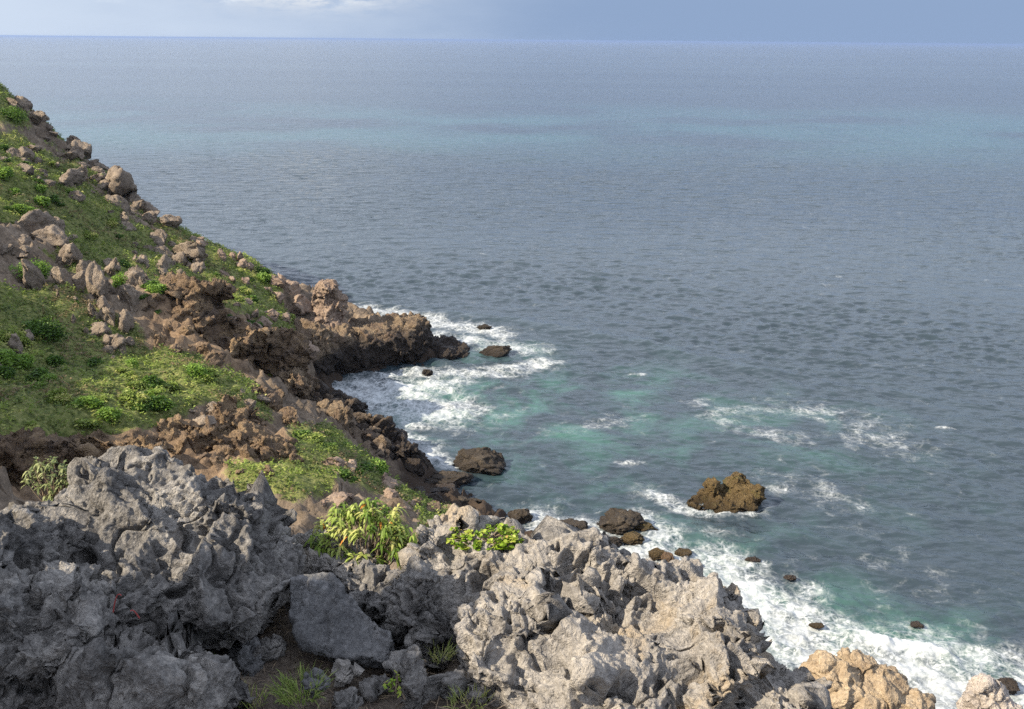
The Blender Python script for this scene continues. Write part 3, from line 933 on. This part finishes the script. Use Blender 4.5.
outcrop('sea_stack', [(728, 501, 61.2, 34, 11, 1.6), (713, 488, 61.4, 8, 14, .7), (738, 487, 61.8, 14, 14, 1.0), (752, 496, 61, 14, 13, 1.0), (702, 504, 60.8, 16, 5, .9), (735, 496, 62, 14, 13, 1.0)], 0.055, WEEDROCK,
        'golden brown notched sea stack standing alone in the water', 'rock', 541, crag, big=.35, mid=.26, fine=.08, s=1.6)
SR = [(477, 474, 58, 21, SEAROCK, 'largest dark wet boulder lying in the cove water off the cliff foot', .7),
      (520, 522, 26, 14, SEAROCK, 'small dark round boulder alone in the water above the round-leaved plant', .8),
      (573, 533, 32, 11, SEAROCK, 'low dark rock just left of the cluster of rocks in the surf', .8),
      (622, 532, 48, 17, SEAROCK, 'biggest rock of the cluster in the surf below the sea stack', .8),
      (646, 531, 26, 6, WEEDROCK, 'flat brown rock touching the right side of the surf cluster', .7),
      (633, 543, 24, 9, WEEDROCK, 'smooth mossy brown rock in front of the surf cluster', .8),
      (613, 547, 22, 7, SEAROCK, 'flat dark slanting rock at the front left of the surf cluster', .8),
      (658, 558, 19, 9, WEEDROCK, 'mossy rounded rock at the edge of the white surf, left of the tan one', .8),
      (668, 561, 14, 8, BEIGE, 'small tan rock between two mossy rocks in the white surf', .8),
      (684, 556, 18, 4, WEEDROCK, 'flat mossy ledge awash behind the tan surf rock', .8),
      (690, 570, 22, 7, WEEDROCK, 'mossy rock in white surf, nearest to the crest of the outcrop', .7),
      (754, 562, 16, 3.2, BROWN, 'small reddish rock awash at the green edge of the surf', .7),
      (791, 580, 13, 3, BROWN, 'small pointed rock awash with foam splashing over it', .7),
      (818, 629, 15, 2.6, WEEDROCK, 'low dark rock nearly buried in the white surf at lower right', .7),
      (918, 627, 13, 2.8, BROWN, 'low brown rock awash at the outer edge of the surf at right', .7),
      (1008, 693, 26, 8, BROWN, 'low brown rock in the surf behind the whitish pointed rock', .7),
      (495, 356, 34, 10, SEAROCK, 'dark rock in the foam just off the tip of the headland', .6),
      (484, 329, 16, 5, SEAROCK, 'small rock with a splash over it, seaward of the headland', .6),
      (427, 374, 12, 5, SEAROCK, 'tiny dark rock in the foam below the headland', .7),
      (448, 488, 50, 12, SEAROCK, 'flat dark shore ledge left of the largest boulder of the cove', .6),
      (438, 500, 44, 13, BROWN, 'brown rounded rock on the shore below the green gully', .7),
      (468, 512, 34, 14, SEAROCK, 'dark shore rock with foam around it, behind the shrubs', .7),
      (425, 470, 18, 8, SEAROCK, 'small dark rock at the foot of the cove cliff', .7)]
for i, (px, py, w, h, mt, lab, dp) in enumerate(SR):
    sea_boulder(px, py, w, h, mt, lab, 600 + i * 7, depth=dp)

VAR = {}
for nm, mt in (('tan', BOULDER), ('pink', PINK), ('brown', BROWN), ('ochre', OCHRE)):
    VAR[nm] = [boulder_mesh('boulder', 800 + k * 11 + len(nm), 4, mt, sq) for k, sq in enumerate([(1, 1, 1), (1, .8, .7), (1, .6, .6), (1.2, .7, .5), (1, .9, .6), (1, .55, .45), (.9, 1, .8)])]


def boulder(px, py, wpx, kind, label, group, rng, tall=1.0, sink=0.25):
    p = on_ground(px, py)
    if p is None: return None
    s = wpx * np.linalg.norm(p - CPOS) / FPX * 0.56
    o = link('boulder', VAR[kind][rng.integers(len(VAR[kind]))], (p[0], p[1] + s * .4, p[2] + s * (0.5 * tall - sink)))
    o.rotation_euler = (rng.uniform(-.35, .35), rng.uniform(-.35, .35), rng.uniform(0, 6.28))
    o.scale = (s * rng.uniform(.85, 1.2), s * rng.uniform(.8, 1.1), s * rng.uniform(.75, 1.05) * tall)
    return thing(o, label, 'boulder', group)


def poly_pts(poly, n, rng, sep):
    xs_, ys_ = [p[0] for p in poly], [p[1] for p in poly]
    out, tries = [], 0
    while len(out) < n and tries < 4000:
        tries += 1
        q = (rng.uniform(min(xs_), max(xs_)), rng.uniform(min(ys_), max(ys_)))
        if not in_poly(np.array([q[0]]), np.array([q[1]]), poly)[0]: continue
        if any(math.hypot(q[0] - a_[0], q[1] - a_[1]) < sep for a_ in out): continue
        out.append(q)
    return out


rngb = np.random.default_rng(90)
CL = [  # polygon, count, size range px, tall, kind, label, group
    ([(0, 152), (45, 152), (78, 186), (66, 204), (30, 178), (0, 168)], 14, (7, 17), 1.0, 'tan', 'small tan boulder in the band of rocks between the two upper grass slopes', 'boulders between the upper grass slopes'),
    ([(30, 112), (60, 122), (105, 168), (150, 215), (165, 240), (120, 228), (82, 185), (50, 150)], 32, (8, 19), 0.9, 'tan', 'grey-brown boulder heaped along the dark upper ridge', 'boulders heaped on the upper ridge'),
    ([(0, 222), (70, 228), (72, 262), (0, 262)], 14, (9, 24), 1.0, 'tan', 'brown boulder at the left edge above the bright round bush', 'boulders above the bright round bush'),
    ([(66, 262), (130, 250), (150, 268), (130, 330), (80, 335), (50, 300)], 34, (7, 19), 1.7, 'tan', 'upright split tan boulder in the middle outcrop of the slope', 'upright boulders of the middle outcrop'),
    ([(132, 245), (200, 240), (205, 275), (140, 282)], 24, (8, 20), 1.1, 'tan', 'pale tan boulder on top of the hollowed brown cliff', 'boulders above the hollowed cliff'),
    ([(96, 332), (135, 345), (130, 362), (100, 358)], 7, (9, 20), 1.0, 'tan', 'sunlit tan boulder at the back of the grassy ledge', 'boulders at the back of the ledge'),
    ([(0, 318), (26, 330), (24, 362), (0, 370)], 6, (10, 20), 1.0, 'tan', 'shaded brown boulder in the hollow at the left edge', 'boulders in the shaded hollow'),
    ([(200, 240), (300, 292), (298, 335), (230, 325), (195, 270)], 22, (6, 14), 1.0, 'pink', 'small grey rock scattered on the dark green slope above the headland', 'rocks scattered on the dark slope'),
    ([(228, 300), (300, 330), (330, 345), (310, 360), (240, 330)], 14, (12, 26), 0.9, 'pink', 'pinkish brown boulder on the slope beside the rock pillar', 'boulders beside the rock pillar'),
    ([(300, 455), (400, 480), (425, 520), (300, 500)], 16, (9, 24), 0.8, 'pink', 'grey-brown block in the green gully above the cove', 'blocks in the gully'),
    ([(310, 392), (355, 408), (402, 440), (420, 470), (398, 470), (335, 425)], 28, (10, 24), 1.0, 'brown', 'dark jagged rock on the shore of the cove below the cliff', 'dark rocks along the cove'),
    ([(190, 410), (250, 388), (268, 398), (250, 420), (190, 425)], 12, (8, 16), 0.8, 'tan', 'sunlit tan stone on the broken right edge of the grassy ledge', 'stones on the edge of the ledge'),
    ([(140, 300), (215, 298), (238, 350), (225, 372), (150, 350)], 20, (7, 20), 1.1, 'ochre', 'reddish brown broken block in the hollowed cliff behind the ledge', 'broken blocks of the hollowed cliff'),
    ([(240, 350), (300, 350), (318, 385), (300, 430), (262, 420)], 24, (7, 20), 1.0, 'ochre', 'brown broken block on the bare slope between the ledge and the cove', 'broken blocks above the cove'),
    ([(185, 428), (262, 432), (300, 468), (255, 480), (200, 462)], 22, (7, 18), 1.0, 'ochre', 'ochre stone in the undercut below the right end of the ledge', 'stones below the ledge'),
    ([(400, 485), (450, 500), (500, 535), (430, 530)], 14, (8, 20), 0.8, 'brown', 'brown stone on the shore behind the yellow-green shrub', 'stones on the shore behind the shrub'),
]
for poly, n, (s0, s1), tall, kind, lab, grp in CL:
    for q in poly_pts(poly, n, rngb, s0 * .75):
        boulder(q[0], q[1], s0 * .7 + (s1 * 1.35 - s0 * .7) * rngb.random() ** 1.8, kind, lab, grp, rngb, tall, .5)
crest = [(4, 92), (30, 106), (72, 142), (105, 170), (130, 190), (152, 212), (190, 232), (235, 252), (262, 264), (285, 282), (312, 302)]
for i in range(42):
    t = rngb.uniform(0, len(crest) - 1.001); k = int(t); f = t - k
    q = (crest[k][0] * (1 - f) + crest[k + 1][0] * f, crest[k][1] * (1 - f) + crest[k + 1][1] * f + rngb.uniform(1, 9))
    boulder(q[0], q[1] + 4, rngb.uniform(8, 20), 'tan' if t < 6 else 'pink', 'weathered rock standing on the ridge crest against the sea', 'rocks on the ridge crest', rngb, 1.0, .2)
BIG = [(116, 196, 34, 1.1, 'tan', 'largest boulder on the ridge, block with a sunlit top against the sea'),
       (70, 186, 24, 1, 'tan', 'rounded tan boulder on the grass below the ridge'),
       (76, 200, 14, 1, 'tan', 'small square tan boulder at the top of the bright green slope'),
       (188, 262, 30, 1.2, 'tan', 'pale knobbly boulder at the tip of the outcrop above the hollowed cliff'),
       (268, 268, 22, 1, 'pink', 'rounded pinkish boulder near the low end of the ridge'),
       (300, 312, 34, .9, 'pink', 'broad pinkish boulder left of the rock pillar'),
       (315, 326, 28, .8, 'pink', 'rounded pinkish boulder at the foot of the rock pillar'),
       (32, 292, 20, 2.0, 'tan', 'tall split pale boulder below the bright round bush'),
       (98, 300, 24, 2.2, 'tan', 'tallest upright slab of the middle outcrop'),
       (118, 352, 22, .9, 'tan', 'lone sunlit boulder at the back of the grassy ledge')]
for px, py, w, tall, kind, lab in BIG:
    boulder(px, py, w, kind, lab, None, rngb, tall, .15)

# ------------------------------------------------------------------ plants
class Buf:
    def __init__(s): s.V, s.F, s.T, s.n = [], [], [], 0

    def add(s, V, F, T):
        s.V.append(V); s.F.append(F + s.n); s.T.append(T); s.n += len(V)

    def leaves(s, b, d, up, l, w, droop, tint, prof=(.2, 1.0, .8, .06), ts=(0, .33, .7, 1)):
        n = len(b)
        d = d / np.linalg.norm(d, axis=1)[:, None]
        side = np.cross(d, up); side /= np.linalg.norm(side, axis=1)[:, None] + 1e-9
        l, w, droop, tint = (np.broadcast_to(np.asarray(q, float), (n,)) for q in (l, w, droop, tint))
        out = np.zeros((n, len(ts) * 2, 3))
        for i, (t, pf) in enumerate(zip(ts, prof)):
            c = b + d * (l * t)[:, None]; c = c.copy(); c[:, 2] -= droop * l * t * t
            out[:, 2 * i] = c + side * (w * pf / 2)[:, None]; out[:, 2 * i + 1] = c - side * (w * pf / 2)[:, None]
        k = len(ts) * 2
        q = np.array([[2 * i, 2 * i + 1, 2 * i + 3, 2 * i + 2] for i in range(len(ts) - 1)])
        F = (np.arange(n) * k)[:, None, None] + q[None]
        s.add(out.reshape(-1, 3), F.reshape(-1, 4), np.repeat(tint, k))

    def tube(s, pts, r0, r1, tint=0.5, k=5):
        pts = np.asarray(pts, float); n = len(pts)
        tg = np.gradient(pts, axis=0); tg /= np.linalg.norm(tg, axis=1)[:, None] + 1e-9
        a = np.cross(tg, [0.31, 0.9, 0.1]); a /= np.linalg.norm(a, axis=1)[:, None] + 1e-9
        b = np.cross(tg, a)
        r = np.linspace(r0, r1, n)
        th = np.linspace(0, 2 * math.pi, k, endpoint=False)
        V = pts[:, None] + r[:, None, None] * (np.cos(th)[None, :, None] * a[:, None] + np.sin(th)[None, :, None] * b[:, None])
        F = np.array([[i * k + j, i * k + (j + 1) % k, (i + 1) * k + (j + 1) % k, (i + 1) * k + j] for i in range(n - 1) for j in range(k)])
        s.add(V.reshape(-1, 3), F, np.full(n * k, tint))

    def mesh(s, name, mat, smooth=False):
        return mesh_np(name, np.concatenate(s.V), np.concatenate(s.F), mat, smooth, {'tint': np.concatenate(s.T)})


def rdir(rng, n, zlo=-1.0, zhi=1.0):
    z = rng.uniform(zlo, zhi, n); a = rng.uniform(0, 2 * math.pi, n); r = np.sqrt(1 - z * z)
    return np.stack([r * np.cos(a), r * np.sin(a), z], 1)


LEAF_Y = leaf_mat('yellow_green_leaf', [(0.0, (0.08, 0.15, 0.02)), (0.35, (0.19, 0.28, 0.04)), (0.75, (0.36, 0.43, 0.11)), (0.95, (0.45, 0.45, 0.15)), (0.98, (0.50, 0.20, 0.03))], trans=.4)
LEAF_B = leaf_mat('bright_leaf', [(0.0, (0.09, 0.17, 0.012)), (0.5, (0.24, 0.37, 0.03)), (0.95, (0.42, 0.47, 0.09)), (0.98, (0.45, 0.30, 0.09))], trans=.4)
LEAF_P = leaf_mat('pale_leaf', [(0.0, (0.07, 0.10, 0.03)), (0.5, (0.16, 0.20, 0.07)), (1.0, (0.28, 0.30, 0.13))])
GRASS = leaf_mat('grass_blade', [(0.0, (0.09, 0.15, 0.03)), (0.6, (0.24, 0.32, 0.08)), (1.0, (0.45, 0.42, 0.18))], trans=.4)
DRY = leaf_mat('dry_litter', [(0.0, (0.06, 0.045, 0.035)), (0.6, (0.15, 0.115, 0.08)), (1.0, (0.30, 0.23, 0.15))], trans=0.05)
COVER = leaf_mat('slope_plants', [(0.0, (0.22, 0.17, 0.09)), (0.06, (0.05, 0.08, 0.02)), (0.35, (0.13, 0.175, 0.04)), (0.7, (0.23, 0.31, 0.06)), (1.0, (0.42, 0.42, 0.14))], trans=.4)
BUSHM = leaf_mat('bush_leaf', [(0.0, (0.04, 0.085, 0.014)), (0.5, (0.12, 0.22, 0.03)), (1.0, (0.22, 0.34, 0.06))], trans=.4)
BARK = rock_mat('shrub_bark', (0.10, 0.075, 0.055), (0.18, 0.14, 0.10), (0.28, 0.22, 0.16), 6, 0.3, 0.003)
TWIG = leaf_mat('red_stem', [(0.0, (0.22, 0.03, 0.03)), (1.0, (0.36, 0.07, 0.06))], trans=0.0)

def shrub(name, base, crown, n, leaf_l, leaf_w, mat, label, seed, droop=.7, per=14, cat='shrub', spread=1.0, tint=(.15, .9)):
    """stems from one foot to many rosettes of leaves. crown: (centre offset, radii)"""
    rng = np.random.default_rng(seed)
    e = thing(empty(name, base), label, cat)
    S, Lf = Buf(), Buf()
    cc, cr_ = np.array(crown[0]), np.array(crown[1])
    for i in range(n):
        u = rdir(rng, 1, -0.5, 1.0)[0] * rng.uniform(.45, 1.0) ** .5
        tip = cc + u * cr_
        root = np.array([rng.normal() * .03, rng.normal() * .03, 0])
        midp = root * .5 + tip * .5 + np.array([0, 0, -.12 * np.linalg.norm(tip)]) + rng.normal(size=3) * .015
        t = np.linspace(0, 1, 7)[:, None]
        pts = (1 - t) ** 2 * root + 2 * t * (1 - t) * midp + t * t * tip
        S.tube(pts, .006, .0025)
        ax = pts[-1] - pts[-2]; ax /= np.linalg.norm(ax); ax = ax * .6 + np.array([0, 0, .5])
        k = per + rng.integers(-3, 4)
        d = rdir(rng, k, -.35, .75) * spread + ax * .55
        b = tip - ax * (rng.uniform(0, .055, k) * leaf_l / .07)[:, None]
        tn = np.clip(rng.uniform(*tint) + rng.normal(size=k) * .12, 0, .95)
        tn[rng.random(k) < .014] = 1.0
        Lf.leaves(b, d, np.tile([0, 0, 1.0], (k, 1)) + rng.normal(size=(k, 3)) * .25, leaf_l * rng.uniform(.7, 1.2, k), leaf_w * rng.uniform(.8, 1.2, k), droop * rng.uniform(.5, 1.4, k), tn)
    link('foliage', Lf.mesh('foliage', mat), parent=e)
    link('stems', S.mesh('stems', BARK), parent=e)
    return e


p = at(362, 588, 5.05)
shrub('shrub', p, ((.02, 0, .36), (.31, .2, .20)), 115, .064, .015, LEAF_Y, 'yellow-green shrub with drooping narrow leaves between the two big rocks', 1001, 1.1, 15, tint=(0, .97))
p = at(58, 510, 5.2)
shrub('shrub', p, ((-.02, 0, .20), (.19, .12, .13)), 60, .045, .012, LEAF_P, 'pale wispy shrub on top of the grey rock at far left', 1002, .9, 12)
p = at(485, 545, 5.0)
shrub('ground_plant', p, ((0, 0, .06), (.25, .14, .05)), 95, .028, .023, LEAF_B, 'bright green round-leaved plant sprawling on top of the sunlit outcrop', 1003, .3, 9, cat='plant', tint=(0, .95))
p = at(576, 545, 5.0)
shrub('ground_plant', p, ((0, 0, .02), (.05, .05, .03)), 8, .034, .026, LEAF_B, 'small bright green plant on the crest right of the dark knob', 1004, .3, 8, cat='plant')
p = at(305, 545, 5.3)
shrub('ground_plant', p, ((0, 0, .02), (.06, .05, .03)), 9, .03, .014, LEAF_P, 'tiny pale plant behind the grey rock, left of the yellow-green shrub', 1005, .6, 8, cat='plant')
p = at(60, 545, 4.45)
shrub('weed', p, ((.02, -.02, .04), (.13, .06, .05)), 9, .05, .016, LEAF_B, 'sparse green weed growing in the crack of the grey rock', 1006, .4, 5, cat='plant')
p = at(345, 628, 4.6)
p = at(415, 664, 4.05)
shrub('moss_mound', p, ((0, 0, .01), (.035, .03, .03)), 26, .014, .006, LEAF_B, 'small mossy green mound beside the leaning grey rock', 1007, .2, 14, cat='plant', tint=(0, .5))
p = at(396, 690, 3.85)
shrub('weed', p, ((0, 0, .04), (.07, .05, .05)), 8, .035, .012, LEAF_B, 'small green weed in the litter at the bottom of the gap', 1008, .5, 6, cat='plant')


def tuft(base, n, l, label, seed, r=.06, lean=.7, mat=None, name='grass_tuft', tint=(.2, .8)):
    rng = np.random.default_rng(seed)
    b_ = Buf()
    a = rng.uniform(0, 6.28, n); rr = r * np.sqrt(rng.random(n))
    b = np.stack([rr * np.cos(a), rr * np.sin(a), -0.02 + 0 * a], 1)
    d = np.stack([np.cos(a) * lean * rng.random(n), np.sin(a) * lean * rng.random(n), np.ones(n)], 1) + rng.normal(size=(n, 3)) * .2
    b_.leaves(b, d, rdir(rng, n, -.2, .2) + np.array([0, 0, .1]), l * rng.uniform(.4, 1.1, n), .005 * rng.uniform(.7, 1.3, n), rng.uniform(.1, .7, n), rng.uniform(*tint, n), (.8, 1, .7, .1))
    return thing(link(name, b_.mesh(name, mat or GRASS), base), label, 'grass')


tuft(at(300, 690, 3.82), 260, .15, 'green grass tuft growing in front of the grey slab', 1101, .10)
tuft(at(245, 700, 3.8), 90, .10, 'sparse dry grass tuft left of the green tuft at the bottom edge', 1102, .09, tint=(.5, 1))
tuft(at(207, 672, 4.0), 70, .11, 'thin grass tuft at the foot of the large grey rock', 1103, .04)
tuft(at(440, 655, 4.15), 60, .12, 'dry yellow grass wisps beside the sunlit outcrop', 1104, .05, tint=(.6, 1))
tuft(at(470, 700, 3.8), 80, .10, 'dry grass wisps at the bottom of the sunlit outcrop', 1105, .09, tint=(.5, 1))
b_ = Buf()
o0 = at(112, 612, 3.78)
t = np.linspace(0, 1, 12)
for off, sc in ((np.zeros(3), 1.0), (np.array([.12, 0, -.03]), -.5)):
    pts = np.stack([off[0] + sc * (.005 + .055 * t), off[1] - .02 * t, off[2] + .10 * np.sin(t * 1.9) * abs(sc)], 1)
    b_.tube(pts, .0035, .002, .5)
thing(link('red_stem', b_.mesh('red_stem', TWIG), o0), 'curved red creeper stem in the hollow of the grey rock', 'twig')

# ground between the front rocks
gxx, gyy = np.meshgrid(np.linspace(-3.2, 1.3, 200), np.linspace(-1.5, 7.0, 300))
gx_, gy_ = gxx.ravel(), gyy.ravel()
g3 = np.stack([gx_, gy_, 0 * gx_], 1)
gz_ = 27.06 - 0.06 * (gy_ - 3.6) + 0.09 * fbm(g3 * 1.2, 4, seed=80) + 0.03 * fbm(g3 * 7, 4, seed=84)
gz_ -= 1.4 * sstep(4.9, 6.6, gy_) * 1.6 + .9 * sstep(.3, 1.3, gx_) + .0 * gx_
idx = np.arange(len(gx_)).reshape(gxx.shape)
FG = np.stack([idx[:-1, :-1], idx[:-1, 1:], idx[1:, 1:], idx[1:, :-1]], -1).reshape(-1, 4)
m, N, L, B = new_mat('soil')
P_ = pos(N)
c = n_ramp(N, L, n_noise(N, L, P_, 9, 8, .7), [(.35, (.05, .04, .032)), (.5, (.105, .082, .062)), (.68, (.19, .155, .12))])
L.new(c, B.inputs['Base Color']); B.inputs['Roughness'].default_value = .95
bp = N.new('ShaderNodeBump'); bp.inputs['Distance'].default_value = .02; bp.inputs['Strength'].default_value = .8
L.new(n_noise(N, L, P_, 40, 8, .7), bp.inputs['Height']); L.new(bp.outputs['Normal'], B.inputs['Normal'])
grd = link('ground', mesh_np('ground', np.stack([gx_, gy_, gz_], 1), FG, m)); grd['kind'] = 'structure'
# dead stalks and leaves lying on it
rngl = np.random.default_rng(66)
b_ = Buf()
n = 5000
x_, y_ = rngl.uniform(-1.3, .3, n), rngl.uniform(3.3, 4.9, n)
ii = np.clip(((x_ + 3.2) / 4.5 * 199).astype(int), 0, 199); jj = np.clip(((y_ + 1.5) / 8.5 * 299).astype(int), 0, 299)
z_ = gz_.reshape(gxx.shape)[jj, ii]
b_.leaves(np.stack([x_, y_, z_ + .004], 1), rdir(rngl, n, -.1, .55), rdir(rngl, n, .2, 1), rngl.uniform(.02, .10, n), rngl.uniform(.002, .006, n), rngl.uniform(-.2, .6, n), rngl.random(n), (.8, 1, .8, .2))
lit = link('leaf_litter', b_.mesh('leaf_litter', DRY)); lit['kind'] = 'stuff'
lit['label'] = 'dead stalks and dry leaves on the soil between the front rocks'; lit['category'] = 'litter'

# low plants covering the slopes
rngv = np.random.default_rng(71)
vx = np.nonzero((vegb > .45) & (pd > 35) & (ppx > -60) & (ppx < 640) & (ppy < 560))[0]
dens = (GS * GS) * 16
cnt = rngv.poisson(dens, len(vx)); src = np.repeat(vx, cnt)
x_ = xf[src] + rngv.uniform(-.5, .5, len(src)) * GS + hx[src]; y_ = yf[src] + rngv.uniform(-.5, .5, len(src)) * GS + hy[src]
z_ = hz(x_ - hx[src], y_ - hy[src])
q3 = np.stack([x_, y_, z_], 1)
mound = np.clip(fbm(q3 * .9, 3, seed=93) * 1.2 + .35, 0, 1); kindn = fbm(q3 * .22, 3, seed=97)
hgt = .05 + .50 * mound ** 1.5 * rngv.random(len(src))
b_ = Buf(); k = 4
bb = np.repeat(q3 + np.stack([0 * hgt, 0 * hgt, hgt], 1), k, 0) + rngv.normal(size=(len(src) * k, 3)) * .07
tn = np.repeat(np.clip(.36 + kindn * 1.2 + (mound - .4) * .4 + rngv.normal(size=len(src)) * .14, 0, 1), k)
d = rdir(rngv, len(bb), -.1, .9)
b_.leaves(bb, d, rdir(rngv, len(bb), .2, 1), rngv.uniform(.10, .24, len(bb)), rngv.uniform(.05, .12, len(bb)), .3, tn, (.5, 1, .2), (0, .5, 1))
gc = link('ground_cover', b_.mesh('ground_cover', COVER)); gc['kind'] = 'stuff'
gc['label'] = 'low green plants covering the slope and the ledge'; gc['category'] = 'ground cover'


def bush(px, py, r, label, seed, mat=BUSHM, flat=.75, tint=(.3, .9)):
    p = on_ground(px, py)
    k = np.linalg.norm(p - CPOS) / FPX; rm = r * k
    rng = np.random.default_rng(seed)
    e = thing(empty('bush', p), label, 'bush')
    Lf, S = Buf(), Buf()
    for i in range(16):
        c = rdir(rng, 1, .0, 1)[0] * rm * np.array([.75, .75, flat * .8]) * rng.uniform(.5, 1)
        t = np.linspace(0, 1, 5)[:, None]; S.tube(t * c, .04, .012, k=4)
        n_ = 120
        u = rdir(rng, n_) * (rng.random(n_) ** .4)[:, None] * rm * .36
        Lf.leaves(c + u, rdir(rng, n_, -.3, .9), rdir(rng, n_, .1, 1), rng.uniform(.12, .24, n_), rng.uniform(.07, .13, n_), .3, np.clip(rng.uniform(*tint) + rng.normal(size=n_) * .12, 0, 1), (.5, 1, .2), (0, .5, 1))
    link('foliage', Lf.mesh('foliage', mat), parent=e); link('stems', S.mesh('stems', BARK), parent=e)
    return e


def copy_tree(o):
    c = o.copy(); COL.objects.link(c)
    for ch in o.children:
        d = ch.copy(); COL.objects.link(d); d.parent = c
    return c


bush(32, 278, 21, 'bright green round bush at the left edge of the slope', 1201)
bush(120, 286, 14, 'bright green bush among the boulders of the middle outcrop', 1202)
bush(12, 120, 16, 'dark green bush at the top left beside the ridge', 1203, tint=(0, .4))
bush(205, 380, 16, 'leafy bush on the right end of the grassy ledge', 1204, COVER, .5)
bush(40, 335, 24, 'dark green bush in the shaded hollow at left', 1205, flat=.5, tint=(0, .4))

# low bushes of three kinds copied over the slopes
KB = [bush(60, 400, 13, 'low yellow-green bush standing out of the plants on the slope', 1301, COVER, .6, (.5, 1)),
      bush(150, 385, 12, 'low dark green bush on the slope', 1302, BUSHM, .6, (0, .35)),
      bush(40, 205, 10, 'small bright green bush on the upper slope', 1303, BUSHM, .7, (.5, 1))]
GB = ['yellow-green bushes on the slopes', 'dark green bushes on the slopes', 'bright green bushes on the slopes']
for e_, g_ in zip(KB, GB): e_['group'] = g_
rngk = np.random.default_rng(17)
SPOTS = ([([(0, 350), (60, 345), (180, 358), (235, 378), (180, 408), (60, 432), (0, 436)], 26), ([(0, 135), (50, 162), (135, 240), (90, 245), (0, 215)], 20),
          ([(195, 235), (280, 280), (290, 325), (220, 292)], 12), ([(290, 425), (330, 432), (395, 480), (340, 480)], 10), ([(0, 285), (60, 320), (60, 340), (0, 350)], 6),
          ([(60, 260), (200, 240), (200, 290), (130, 330), (60, 300)], 10), ([(200, 300), (300, 340), (300, 400), (240, 350)], 9)])
for poly, n in SPOTS:
    for q in poly_pts(poly, n, rngk, 7):
        p = on_ground(*q)
        if p is None: continue
        k_ = rngk.integers(3)
        c_ = copy_tree(KB[k_]); c_.location = (p[0], p[1], p[2] - .05)
        sc2 = rngk.uniform(.45, 1.1); c_.scale = (sc2 * rngk.uniform(.9, 1.4), sc2 * rngk.uniform(.9, 1.4), sc2 * rngk.uniform(.6, 1.1))
        c_.rotation_euler = (0, 0, rngk.uniform(0, 6.28))

# thin sea haze
m = bpy.data.materials.new('haze'); m.use_nodes = True
nt = m.node_tree; nt.nodes.clear()
om = nt.nodes.new('ShaderNodeOutputMaterial'); pv = nt.nodes.new('ShaderNodeVolumePrincipled')
pv.inputs['Color'].default_value = (0.32, 0.44, 0.70, 1); pv.inputs['Density'].default_value = 0.00005
pv.inputs['Anisotropy'].default_value = 0.2
nt.links.new(pv.outputs[0], om.inputs['Volume'])
bm = bmesh.new(); bmesh.ops.create_cube(bm, size=1.0)
me = bpy.data.meshes.new('haze'); bm.to_mesh(me); bm.free(); me.materials.append(m)
hzo = link('haze', me); hzo.scale = (280000, 190000, 39); hzo.location = (0, 0, 33 - 19.5)
hzo['kind'] = 'stuff'; hzo['label'] = 'thin pale haze over the sea'; hzo['category'] = 'haze'
